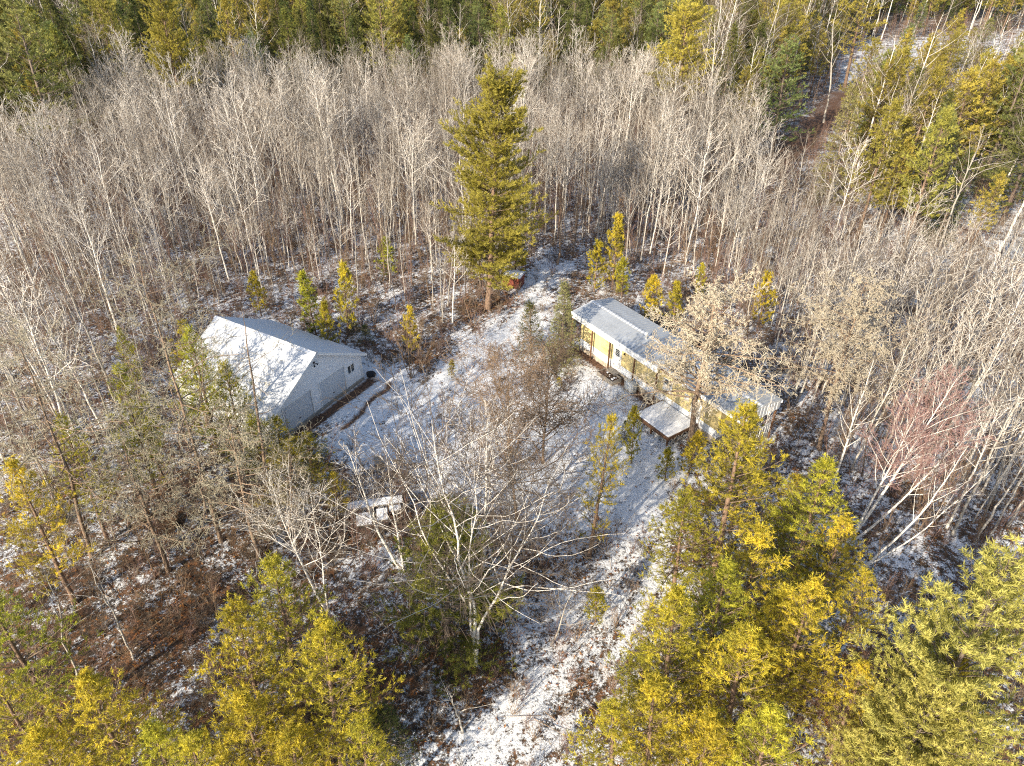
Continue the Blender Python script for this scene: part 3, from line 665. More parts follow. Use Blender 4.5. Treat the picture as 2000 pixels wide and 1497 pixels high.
# low snowy deck beside the mobile home
def deck():
    c = [W(1239, 802, .95), W(1286, 786, .95), W(1345, 826, .95), W(1309, 863, .95)]
    loc = [house_local(*q) for q in c]
    a0 = (loc[0][0] + loc[1][0]) / 2 + .1; a1 = (loc[2][0] + loc[3][0]) / 2; b1 = -2.08; b0 = min((loc[0][1] + loc[3][1]) / 2, -4.6)
    t = thing('deck', 'low brown timber deck with snow over its boards along the yellow wall', 'deck', hp((a0 + a1) / 2, (b0 + b1) / 2), HA)
    w = (a1 - a0) / 2; d = (b1 - b0) / 2
    A = Acc(); r = np.random.default_rng(5); y = -d
    for i in range(int(2 * d / .147)):
        A.box(-w, w, y, y + .14, .88 + r.uniform(-.004, .004), .92); y += .147
    part('boards', A, M['greywood'], t)
    S = Acc(); nx, ny = 50, 34; X, Y = np.meshgrid(np.linspace(-w + .03, w - .03, nx), np.linspace(-d + .03, d - .03, ny))
    Z = .955 + .012 * np.sin(X * 3) * np.sin(Y * 4) - .05 * np.clip((np.sin(X * 2.1 + 1) + np.sin(Y * 2.6 + X) - 1.45), 0, 1)
    e = np.minimum(np.minimum(X + w, w - X), np.minimum(Y + d, d - Y)); Z = Z - .05 * (e < .06)
    i = np.arange(ny - 1)[:, None] * nx + np.arange(nx - 1)[None]
    S.quads(np.stack([X, Y, Z], -1).reshape(-1, 3), np.stack([i, i + 1, i + nx + 1, i + nx], -1).reshape(-1, 4)); tag(part('snow_layer', S, M['snow'], t, True))
    F = Acc(); F.box(-w - .04, w + .04, -d - .05, -d - .003, .62, .94); F.box(-w - .05, -w - .003, -d, d, .62, .94); F.box(w + .003, w + .05, -d, d, .62, .94)
    part('rim_joist', F, M['brown'], t)
    for x in (-w + .1, 0, w - .1):
        for y in (-d + .1, d - .3):
            P_ = Acc(); P_.box(x - .06, x + .06, y - .06, y + .06, -.2, .87); part('post', P_, M['brown'], t)
    B = Acc()
    for k in range(4): B.beam((w + .1 + .0 * k, -d + .2 + k * .8, .1), (w + .1, -d + .2 + k * .8 + .7, .8), .04, .09); B.beam((w + .14, -d + .2 + k * .8, .8), (w + .14, -d + .2 + k * .8 + .7, .1), .04, .09)
    part('lattice', B, M['greywood'], t)
deck()

def planter():
    x, y = W(1189, 742); t = thing('planter', 'grey wooden planter box filled with dark soil beneath the white door', 'planter', (x, y, 0), HA)
    A = Acc(); a, b, h = 1.05, .55, .55
    for z in (0, .19, .38):
        A.box(-a, a, -b, -b + .05, z, z + .18); A.box(-a, a, b - .05, b, z, z + .18); A.box(-a, -a + .05, -b + .05, b - .05, z, z + .18); A.box(a - .05, a, -b + .05, b - .05, z, z + .18)
    part('box', A, M['greywood'], t)
    S = Acc(); S.box(-a + .05, a - .05, -b + .05, b - .05, 0, .42); part('soil', S, M['soil'], t)
    r = np.random.default_rng(9)
    for i in range(7): S = Acc(); x_, y_, s = r.uniform(-.5, .8), r.uniform(-.35, .35), r.uniform(.05, .14); S.tube([(x_, y_, .41), (x_, y_, .43 + s * .3), (x_, y_, .44 + s * .45)], [s, s * .8, s * .2], 7); part('snow_patch', S, M['snow'], t)
planter()
def doorstep():
    t = thing('doorstep', 'small grey wooden step landing directly under the white door', 'steps', hp(6.12, -2.35), HA)
    A = Acc(); A.box(-.55, .55, -.3, .3, .5, .58)
    for i in (-.5, .42):
        A.box(i, i + .08, -.28, .28, 0, .5)
    part('landing', A, M['greywood'], t)
doorstep()
def cabinet():
    x, y = W(1231, 765); t = thing('heating_unit', 'grey box-shaped heating unit with a bent pipe standing against the trailer skirting', 'heating unit', (x, y, 0), HA)
    A = Acc(); A.box(-.5, .5, -.22, .22, .12, 1.05); part('cabinet', A, M['cabinet'], t)
    B = Acc()
    for i in range(9): B.box(-.42, .42, -.235, -.222, .2 + i * .09, .24 + i * .09)
    part('grille', B, M['capmetal'], t)
    C = Acc()
    C.tube([(-.6, -.2, -.1), (-.6, -.2, 1.1), (-.52, -.2, 1.16), (-.3, -.2, 1.16)], [.03] * 4, 8); C.tube([(-.3, -.34, .1), (.55, -.34, .1), (.62, -.25, .25)], [.03] * 3, 8)
    part('pipe', C, M['cabinet'], t)
    for q in (-.48, .38): D = Acc(); D.box(q, q + .1, -.2, .2, -.1, .12); part('foot', D, M['black'], t)
cabinet()

def red_tank():
    x, y = W(1003, 560); t = thing('garden_shed', 'small rust-red metal shed half hidden under the tall pine', 'shed', (x, y, 0), -.35)
    A = Acc(); w, d, h = 1.0, .8, 1.55
    A.box(-w, w, -d, d, -.2, h); part('wall', A, M['red'], t)
    R = Acc(); R.quads([(-w - .1, -d - .15, h + .02), (w + .1, -d - .15, h + .02), (w + .1, 0, h + .28), (-w - .1, 0, h + .28), (w + .1, d + .15, h + .02), (-w - .1, d + .15, h + .02)], [(0, 1, 2, 3), (3, 2, 4, 5), (0, 5, 4, 1)])
    part('roof', R, M['snow'], t)
    D = Acc(); D.box(-.35, .35, -d - .03, -d - .003, .05, 1.45); part('door', D, M['red'], t)
    for i in (-1, 1):
        B = Acc(); B.box(i * w - .04, i * w + .04, -d - .02, -d + .06, -.1, h - .01); part('corner_trim', B, M['brown'], t)
red_tank()

def trailer():
    # derelict flatbed frame with snow on its remaining panels
    c = W(738, 1015); d = unit(W(815, 975) - W(665, 995)); rz = math.atan2(d[1], d[0])
    t = thing('flatbed_trailer', 'derelict dark timber flatbed trailer frame with snow on its loose panels', 'trailer', (c[0], c[1], 0), rz)
    A = Acc(); a, b = 1.95, 1.3
    for y in (-b, -b * .1, b): A.box(-a, a, y - .07, y + .07, .42, .58)
    for x in np.linspace(-a, a, 7): A.box(x - .05, x + .05, -b + .08, b - .08, .581, .66)
    part('frame', A, M['darkwood'], t)
    for (x0, x1, y0, y1, tilt) in ((-a - .1, a - .1, .62, 1.42, .03), (-1.45, -.35, -1.1, .15, -.04), (-.05, .75, -.85, .35, .05), (.85, 1.7, -.1, .5, 0)):
        B = Acc(); B.box(x0, x1, y0, y1, .665, .70); p = part('panel', B, M['greywood'], t)
        S = Acc(); r = np.random.default_rng(int(abs(x0) * 100)); n = 14
        X, Y = np.meshgrid(np.linspace(x0 + .03, x1 - .03, n), np.linspace(y0 + .03, y1 - .03, n)); Z = .715 + .02 * r.random(X.shape) - .02 * (r.random(X.shape) < .08)
        i = np.arange(n - 1)[:, None] * n + np.arange(n - 1)[None]
        S.quads(np.stack([X, Y, Z], -1).reshape(-1, 3), np.stack([i, i + 1, i + n + 1, i + n], -1).reshape(-1, 4)); part('snow_layer', S, M['snow'], p, True)
    E = Acc(); E.box(a + .1, a + .17, -b - .1, b + .1, .4, .95); part('tailboard', E, M['darkwood'], t)
    for s in (-1, 1):
        Wl = Acc(); th = np.linspace(0, 2 * math.pi, 17)
        for k in range(16):
            Wl.beam((-.2 + .3 * math.cos(th[k]), s * (b + .2), .3 + .3 * math.sin(th[k])), (-.2 + .3 * math.cos(th[k + 1]), s * (b + .2), .3 + .3 * math.sin(th[k + 1])), .16, .09)
        part('tyre', Wl, M['black'], t)
    T = Acc(); T.beam((-a, 0, .5), (-a - 1.2, 0, .4), .08, .08); part('drawbar', T, M['darkwood'], t)
trailer()

def snowbin():
    x, y = W(742, 915); t = thing('wooden_bin', 'grey upright wooden bin beside the brown brush heap', 'bin', (x, y, 0), .3)
    A = Acc()
    for s in (-1, 1): A.box(s * .3 - .03, s * .3 + .03, -.4, .4, 0, .8); A.box(-.27, .27, s * .4 - .03, s * .4 + .03, 0, .8)
    part('box', A, M['greywood'], t); L = Acc(); L.box(-.36, .36, -.46, .46, .81, .86); part('lid', L, M['greywood'], t)
snowbin()
def flag_tape(px, py, z, label):
    x, y = W(px, py, z)
    A = Acc(); A.tube([(x, y, z - .25), (x, y, z + .02), (x, y, z + .22)], [.07, .12, .05], 8)
    A.tube([(x, y, z + .2), (x, y, z + .9)], [.008, .008], 5)
    return tag(obj('buoy', A.mesh('buoy', M['orange'])), label, 'float')
def rock():
    A = Acc(); r = np.random.default_rng(3); P = G_F + G_U * .1 + G_V * 6.1
    th = np.linspace(0, 6.283, 15)[:-1]
    for k in range(1): A.tube([(P[0], P[1], -.1), (P[0], P[1], .1), (P[0] + .05, P[1], .25), (P[0], P[1] + .05, .32)], [.42, .45, .3, .1], 9)
    tag(obj('tarp_bundle', A.mesh('tarp_bundle', M['black'], True)), 'black tarp bundle lying at the right corner of the white garage', 'tarp')
rock()
def culvert():
    pass

# ---------------------------------------------------------------- tree prototypes
ASP = [(20, 28, 52, .30, .10, .07, 6), (6, 28, 50, .42, .05, .09, 4), (3, 25, 50, .5, .03, .1, 2)]
ASP_HI = [(24, 28, 52, .32, .09, .08, 8), (8, 28, 52, .42, .05, .1, 5), (5, 25, 52, .5, .03, .12, 3)]
def aspen_res(i):
    if i in (0, 3, 6, 7): return bare_tree(100 + i, 12, .10, [(14, 35, 60, .38, .09, .10, 7), (7, 28, 52, .44, .05, .1, 4), (4, 25, 50, .5, .03, .1, 2)], t0=.45, wob=.07, tmat='birch' if i in (0, 6) else 'aspen', cmat='twig', minr=.012, crown_pow=.6, lvl=2)
    return bare_tree(100 + i, 12, .065 + .01 * (i % 3), ASP, t0=[.35, .45, .5, .3, .42, .55, .38, .48][i % 8], wob=.05, cmat='twig', minr=.008, stems=None)
asp_res = [aspen_res(i) for i in range(8)]
asp_parts = [tree_meshes('aspen', r) for r in asp_res]; asp_join = [joined('bare_aspen', r) for r in asp_res]
SAP = [(16, 15, 35, .30, .12, .06, 5), (6, 20, 40, .4, .08, .08, 3)]
sap_res = [bare_tree(200 + i, 7, .035, SAP, t0=.25, tmat='brush' if i % 2 else 'twig_red', cmat='twig_red' if i % 2 == 0 else 'brush', minr=.009, trunk_k=4) for i in range(4)]
sap_join = [joined('bare_sapling', r) for r in sap_res]
def pole_res(i):   # thin shaded pole with few branches
    return bare_tree(240 + i, 10, .06, [(9, 30, 60, .16, .08, .08, 4), (4, 30, 50, .4, .05, .1, 2)], t0=.5, tmat='greybark' if i % 2 else 'aspen', cmat='twig', minr=.009, trunk_k=5)
pole_join = [joined('thin_pole_tree', pole_res(i)) for i in range(3)]
BIGB = [(16, 30, 60, .34, .07, .1, 8), (8, 30, 55, .42, .04, .12, 5), (5, 28, 55, .45, .02, .12, 3)]
def bigbare_res(i): return bare_tree(300 + i, 19, .17, BIGB, t0=.45, wob=.06, tmat='birch' if i % 2 else 'aspen', cmat='twig', minr=.014)
big_res = [bigbare_res(i) for i in range(4)]; big_parts = [tree_meshes('tall_bare', r) for r in big_res]; big_join = [joined('tall_bare_tree', r) for r in big_res]
jack_res = [pine(400 + i, 12, 2.7, 'jack', t0=[.12, .18, .12, .2, .1][i], dens=[.95, .8, 1.0, .8, .95][i], k=10, w=.015, sl=.28, nl=.14, whorl=.40, gap=.5, profile=.9, upturn=.08) for i in range(5)]
jack_parts = [tree_meshes('jack_pine', r) for r in jack_res]
small_res = [pine(430 + i, 4.5, 1.15, 'jack', t0=.1, dens=1.25, k=10, w=.017, sl=.2, nl=.14, whorl=.27, dead_low=False, gap=.45, upturn=.09, profile=.6) for i in range(3)]
small_parts = [tree_meshes('young_pine', r) for r in small_res]
fir_res = [pine(440 + i, 3.2, 1.0, 'spruce', t0=.03, dens=1.2, k=9, w=.012, sl=.16, nl=.07, fm='spruce', trunk='greybark', whorl=.24, dead_low=False) for i in range(2)]
fir_parts = [tree_meshes('young_spruce', r) for r in fir_res]; fir_join = [joined('small_spruce', r) for r in fir_res]
farpine_res = [pine(450 + i, 18, 3.4, 'jack', t0=.3, dens=.62, k=7, w=.04, sl=.42, nl=.26, fm='jackfar', whorl=.6) for i in range(3)]
farpine_parts = [tree_meshes('far_pine', r) for r in farpine_res]; farpine_join = [joined('forest_pine', r) for r in farpine_res]
spr_res = [pine(460 + i, 15, [2.3, 2.7, 1.9][i], 'spruce', t0=.05, dens=.8, k=8, w=.036, sl=.34, nl=.17, fm='spruce', trunk='greybark', whorl=.5, upturn=.03, dead_low=False) for i in range(3)]
spr_parts = [tree_meshes('spruce', r) for r in spr_res]; spr_join = [joined('forest_spruce', r) for r in spr_res]
wp_res = [pine(470 + i, 18, 4.2, 'white', t0=.15, dens=.62, k=9, w=.03, sl=.36, nl=.26, fm='white', trunk='greybark', whorl=.75, upturn=.045, gap=.3) for i in range(2)]
wp_parts = [tree_meshes('white_pine', r) for r in wp_res]; wp_join = [joined('forest_white_pine', r) for r in wp_res]

# ---------------------------------------------------------------- instancing for what nobody could count
def scatter(name, label_kind, xy, protos, sc, rz=None, tiltr=.05, idx=None, zoff=-.03):
    n = len(xy); xy = np.asarray(xy); me = bpy.data.meshes.new(name)
    z = terrain(xy[:, 0], xy[:, 1]) + zoff
    me.vertices.add(n); me.vertices.foreach_set('co', np.column_stack([xy, z]).astype(np.float32).ravel())
    rot = np.column_stack([rng.normal(0, tiltr, n), rng.normal(0, tiltr, n), rng.uniform(0, 6.28, n)])
    a = me.attributes.new('rot', 'FLOAT_VECTOR', 'POINT'); a.data.foreach_set('vector', rot.astype(np.float32).ravel())
    sc = np.asarray(sc); sc3 = np.column_stack([sc, sc, sc]) if sc.ndim == 1 else sc
    a = me.attributes.new('scl', 'FLOAT_VECTOR', 'POINT'); a.data.foreach_set('vector', sc3.astype(np.float32).ravel())
    a = me.attributes.new('idx', 'INT', 'POINT'); a.data.foreach_set('value', (rng.integers(0, len(protos), n) if idx is None else idx).astype(np.int32))
    o = obj(name, me)
    ng = bpy.data.node_groups.new(name, 'GeometryNodeTree'); ng.interface.new_socket('Geometry', in_out='INPUT', socket_type='NodeSocketGeometry'); ng.interface.new_socket('Geometry', in_out='OUTPUT', socket_type='NodeSocketGeometry')
    N, Lk = ng.nodes, ng.links; gi = N.new('NodeGroupInput'); go = N.new('NodeGroupOutput')
    join = N.new('GeometryNodeJoinGeometry')
    for p in protos:
        oi = N.new('GeometryNodeObjectInfo'); oi.transform_space = 'ORIGINAL'; oi.inputs['Object'].default_value = p; oi.inputs['As Instance'].default_value = True
        Lk.new(oi.outputs['Geometry'], join.inputs[0])
    ip = N.new('GeometryNodeInstanceOnPoints'); ip.inputs['Pick Instance'].default_value = True
    def named(nm, ty):
        x = N.new('GeometryNodeInputNamedAttribute'); x.data_type = ty; x.inputs['Name'].default_value = nm; return x.outputs['Attribute']
    e2r = N.new('FunctionNodeEulerToRotation'); Lk.new(named('rot', 'FLOAT_VECTOR'), e2r.inputs[0])
    Lk.new(gi.outputs[0], ip.inputs['Points']); Lk.new(join.outputs[0], ip.inputs['Instance']); Lk.new(named('idx', 'INT'), ip.inputs['Instance Index'])
    Lk.new(e2r.outputs[0], ip.inputs['Rotation']); Lk.new(named('scl', 'FLOAT_VECTOR'), ip.inputs['Scale']); Lk.new(ip.outputs[0], go.inputs[0])
    md = o.modifiers.new('scatter', 'NODES'); md.node_group = ng
    tag(o, label_kind[0], label_kind[1], kind='stuff'); return o

def jitter(x0, x1, y0, y1, st, r=None):
    r = r or rng; X, Y = np.meshgrid(np.arange(x0, x1, st), np.arange(y0, y1, st))
    return (np.stack([X, Y], -1) + r.uniform(-.48, .48, X.shape + (2,)) * st).reshape(-1, 2)
def free_of_buildings(p, pad=.6):
    u, v = garage_local(p[:, 0], p[:, 1]); g = (u > -1.5 - pad) & (u < 11.64 + pad) & (np.abs(v) < 5.8 + pad)
    a, b = house_local(p[:, 0], p[:, 1]); h = (a > -pad) & (a < 20.2 + pad) & (b > -2.6 - pad) & (b < 2.5 + pad)
    d = (a > 11.5) & (a < 17.5) & (b > -6.0) & (b < 0)
    return ~(g | h | d)
def seen(p, h=14, m=60):
    px, py = proj(p[:, 0], p[:, 1], 0 * p[:, 0]); qx, qy = proj(p[:, 0], p[:, 1], 0 * p[:, 0] + h)
    return (np.minimum(px, qx) < 2000 + m) & (np.maximum(px, qx) > -m) & (qy < 1497 + m) & (py > -m)

# ---------------------------------------------------------------- the grove of bare aspens
GROVE = [(-600, 350), (60, 345), (250, 262), (430, 232), (620, 222), (1250, 228), (1330, 262), (1420, 330), (1500, 440), (1700, 545), (2050, 640), (2600, 700), (2600, 1150), (1980, 1110), (1800, 1080), (1740, 1000), (1640, 900), (1560, 820), (1520, 740), (1340, 575), (1240, 545), (1130, 505), (1050, 490), (1010, 570), (900, 640), (770, 610), (560, 565), (440, 600), (380, 640), (300, 790), (170, 960), (-100, 1130), (-600, 1200)]
p = jitter(-140, 140, 22, 175, 1.4); px, py = proj(p[:, 0], p[:, 1], 0 * p[:, 0])
ok = pinpoly(px, py, GROVE) & free_of_buildings(p, 1.0) & seen(p, 12)
pd = W(935, 600); ok &= np.hypot(p[:, 0] - pd[0], p[:, 1] - pd[1]) > 1.5
p = p[ok]; px = px[ok]; py = py[ok]
# thinning: open near the lower edges, clumpy inside
cl = np.sin(p[:, 0] * .23 + 1.3) * np.sin(p[:, 1] * .19 + .4) + .6 * np.sin(p[:, 0] * .55) * np.sin(p[:, 1] * .47 + 2)
dens = .62 + .28 * cl; dens = np.where(py > 560, dens * .52, dens); dens = np.where((px > 1450) & (py > 560), .6, dens); dens = np.where((px < 330) & (py > 600), .35, dens)
keep = rng.random(len(p)) < dens; p = p[keep]; px = px[keep]; py = py[keep]
dist = np.hypot(p[:, 0], p[:, 1]); hs = np.clip(rng.normal(.90, .21, len(p)) + .14 * np.sin(p[:, 0] * .09 + 1) * np.sin(p[:, 1] * .11), .5, 1.35)
near_yard = (py > 540) & (py < 720) & (px > 350) & (px < 1500); hs = np.where(near_yard, hs * .8, hs)
u_, v_ = garage_local(p[:, 0], p[:, 1]); hs = np.where((np.hypot(p[:, 0] - 8, p[:, 1] - 66) < 9), hs * .7, hs)
kindr = rng.random(len(p)); is_sap = kindr < .30; is_pole = (kindr >= .30) & (kindr < .48); is_asp = ~is_sap & ~is_pole
size = hs / dist; order = np.argsort(-np.where(is_asp, size, -1)); nA = 300
solo = order[:nA]; solo_mask = np.zeros(len(p), bool); solo_mask[solo] = True
print('grove', len(p), 'aspens', is_asp.sum())
def zone(x, y):
    if x < 420: return ('bare grey aspen among the leafless trees left of the white garage', 'aspens left of the garage')
    if x < 1000: return ('bare pale aspen in the leafless grove behind the white garage', 'aspens behind the garage')
    if x < 1500 and y < 620: return ('bare pale aspen in the leafless grove behind the yellow mobile home', 'aspens behind the mobile home')
    return ('bare pale aspen on the snowy floor right of the mobile home', 'aspens right of the mobile home')
def pbits(i): return asp_parts[i % len(asp_parts)]
for i in solo:
    lb, gr = zone(px[i], py[i]); k = int(rng.integers(0, 8)); s = float(hs[i])
    plant_tree('bare_aspen', lb, 'aspen', p[i], asp_parts[k], float(rng.uniform(0, 6.28)), (s * 1.02, s * 1.02, s), gr, (float(rng.normal(0, .05)), float(rng.normal(0, .05))))
# the rest as uncountable stuff; the models are real trees standing in the grove
def proto_row(meshes, name, label, cat, spots, group):
    out = []
    for me, xy in zip(meshes, spots):
        o = obj(name, me); o.location = (xy[0], xy[1], float(terrain(xy[0], xy[1])) - .03); tag(o, label, cat, group); out.append(o)
    return out
rest = is_asp & ~solo_mask
far_spots = p[rest][np.argsort(dist[rest])[:8]]
pr = proto_row(asp_join, 'slender_aspen', 'slender bare aspen standing deep inside the leafless grove', 'aspen', far_spots, 'slender aspens inside the grove')
scatter('aspen_thicket', ('leafless aspen thicket reading as one grey mass behind the clearing', 'thicket'), p[rest], pr, hs[rest], tiltr=.05)
sp = p[is_sap]; ss = p[is_pole]
pr_s = proto_row(sap_join, 'bare_sapling', 'thin reddish bare sapling in the grove undergrowth', 'sapling', sp[np.argsort(dist[is_sap])[5:9]], 'reddish saplings of the grove')
pr_p = proto_row(pole_join, 'pole_tree', 'thin dark bare pole-like tree in the grove', 'bare tree', ss[np.argsort(dist[is_pole])[5:8]], 'thin pole trees of the grove')
scatter('sapling_thicket', ('thicket of reddish bare saplings between the aspens', 'thicket'), sp, pr_s, rng.uniform(.7, 1.3, len(sp)), tiltr=.08)
scatter('pole_tree_thicket', ('dark thin pole trees massed between the aspens', 'thicket'), ss, pr_p, rng.uniform(.8, 1.25, len(ss)), tiltr=.05)
# extra low saplings filling between
p2 = jitter(-130, 130, 24, 172, 1.55); qx, qy = proj(p2[:, 0], p2[:, 1], 0 * p2[:, 0]); ok = pinpoly(qx, qy, GROVE) & free_of_buildings(p2) & seen(p2, 6)
p2 = p2[ok]; qy = qy[ok]; p2 = p2[rng.random(len(p2)) < np.where(qy > 560, .55, .7)]
scatter('brush_thicket', ('low reddish brush under the aspens', 'thicket'), p2, pr_s, rng.uniform(.35, .95, len(p2)), tiltr=.12)

# ---------------------------------------------------------------- forest beyond
def forest():
    pts = []; d = 150.0
    rr = np.random.default_rng(21)
    st = 4.6
    P = jitter(-330, 330, 100, 420, st, rr); P2 = jitter(40, 180, 60, 150, 5.0, rr); a_, b_ = proj(P2[:, 0], P2[:, 1], 0 * P2[:, 0]); P = np.concatenate([P, P2[(a_ > 1560) & (b_ > 230) & (b_ < 620)]]); qx, qy = proj(P[:, 0], P[:, 1], 0 * P[:, 0]); D = np.hypot(P[:, 0], P[:, 1])
    EDGE = [(-700, 340), (60, 340), (250, 258), (430, 226), (620, 216), (1250, 222), (1345, 262), (1440, 330), (1500, 430), (1700, 520), (2050, 610), (2900, 690), (2900, -400), (-700, -400)]
    ok = pinpoly(qx, qy, EDGE) & seen(P, 20, 80) & (qy > -60)
    ok &= ~pinpoly(P[:, 0], P[:, 1], CLEAR) & (seg_dist(P[:, 0], P[:, 1], ROAD) > 4.0)
    # keep the view to the road and the clearing open
    ok &= ~((qx > 1480) & (qx < 1640) & (qy > 250) & (qy < 480) & (rr.random(len(P)) < .8))
    P = P[ok]; qx = qx[ok]; qy = qy[ok]; D = D[ok]
    lowc = (qx > 1600) & (qy < 200)
    sx, sy = math.sin(SUN_AZ), math.cos(SUN_AZ)
    rd = np.minimum(seg_dist(P[:, 0] - sx * 8, P[:, 1] - sy * 8, ROAD), seg_dist(P[:, 0] - sx * 16, P[:, 1] - sy * 16, ROAD))
    th = ((qx > 1600) & (qy > 110) & (qy < 300) & (rr.random(len(P)) < .34)) | ((rd < 5) & (qx < 1680) & (rr.random(len(P)) < .6)) | ((qx > 1640) & (qy < 80) & (qy > 40) & (rr.random(len(P)) < .3))
    P, qx, qy, D, lowc = (a[~th] for a in (P, qx, qy, D, lowc))
    right = smooth(1230, 1400, qx); r = rr.random(len(P))
    kp = rr.random(len(P)) < np.where((qx > 1500) & (D < 170), .85, .95); P, qx, qy, D, right, r, lowc = (a[kp] for a in (P, qx, qy, D, right, r, lowc))
    kind = np.full(len(P), 'spruce', dtype='<U8')
    pl = np.stack([.52 - .42 * right, .16 - .04 * right, .20 + .20 * right, .12 + .30 * right], 1); cs = np.cumsum(pl, 1); cs /= cs[:, -1:]
    kind[r > cs[:, 0]] = 'white'; kind[r > cs[:, 1]] = 'pine'; kind[r > cs[:, 2]] = 'bare'
    hsc = np.clip(rr.normal(.95, .2, len(P)), .55, 1.35)
    hsc = np.where((qx > 1600) & (qy < 150) & (qy > 100), hsc * .6, hsc)
    hsc = np.where((qx > 1560) & (qx < 2050) & (qy > 140) & (qy < 300), hsc * .68, hsc)
    tabs = {'spruce': (spr_parts, spr_join, 'forest_spruce', 'spruce', 'dark conical spruce in the evergreen wall'),
            'white': (wp_parts, wp_join, 'white_pine', 'pine', 'layered white pine beyond the aspens'),
            'pine': (farpine_parts, farpine_join, 'forest_pine', 'pine', 'olive-yellow pine in the far forest'),
            'bare': (big_parts, big_join, 'tall_bare_tree', 'bare tree', 'tall leafless tree among the evergreens')}
    for kd, (parts_, joins, nm, cat, lab) in tabs.items():
        I = np.where(kind == kd)[0]; I = I[np.argsort(D[I])]; n1 = min(len(I), 150)
        for i in I[:n1]:
            k = int(rr.integers(0, len(parts_))); s = float(hsc[i]) * (1.0 if kd != 'bare' else .92)
            side = ' on the left' if qx[i] < 700 else ' at the top centre' if qx[i] < 1300 else ' near the dirt track'
            t = plant_tree(nm, lab + side, cat, P[i], parts_[k], float(rr.uniform(0, 6.28)), (s * 1.05, s * 1.05, s), lab.split(' in ')[0].split(' among')[0] + side, (float(rr.normal(0, .03)), float(rr.normal(0, .03))))
        J = I[n1:]
        if len(J) > 6:
            pr_ = proto_row(joins, nm, lab.replace('beyond the aspens', 'in the far background').replace('in the far forest', 'deep in the background') , cat, P[J[:len(joins)]], 'far ' + cat + ' of the deep background')
            scatter(nm + '_stand', ('distant stand of ' + {'spruce': 'dark spruces', 'white': 'white pines', 'pine': 'olive pines', 'bare': 'tall leafless trees'}[kd] + ' filling the background', 'forest'), P[J], pr_, hsc[J])
    print('forest', len(P), {k: int((kind == k).sum()) for k in tabs})
forest()

# ---------------------------------------------------------------- single trees one can point at
def hero(kind, name, label, cat, base, top, res=None, meshes=None, proto_h=None, wid=None, rz=None, proto_r=None, dx=0):
    xy = W(*base); h = height_at(xy[0], xy[1], top[1])
    tx = W(top[0], top[1], h); lean = ((tx[0] - xy[0]) / h, (tx[1] - xy[1]) / h)
    if kind == 'p' and abs(lean[0]) > .05:
        k = math.copysign(.05, lean[0]); xy = np.array([xy[0] + (lean[0] - k) * h, xy[1]]); lean = (k, lean[1])
    s = h / proto_h; w = s if wid is None else wid / proto_r
    t = plant_tree(name, label, cat, xy, meshes, 0, (1, 1, 1))
    rzv = rz if rz is not None else float(rng.uniform(0, 6.28))
    ax = Vector((lean[0], lean[1], 1)).normalized(); q = Vector((0, 0, 1)).rotation_difference(ax)
    t.rotation_mode = 'QUATERNION'; t.rotation_quaternion = q @ Matrix.Rotation(rzv, 4, 'Z').to_quaternion()
    t.scale = (w, w, s); print('%-55s h=%.1f lean %.2f %.2f' % (label[:55], h, *lean)); return t

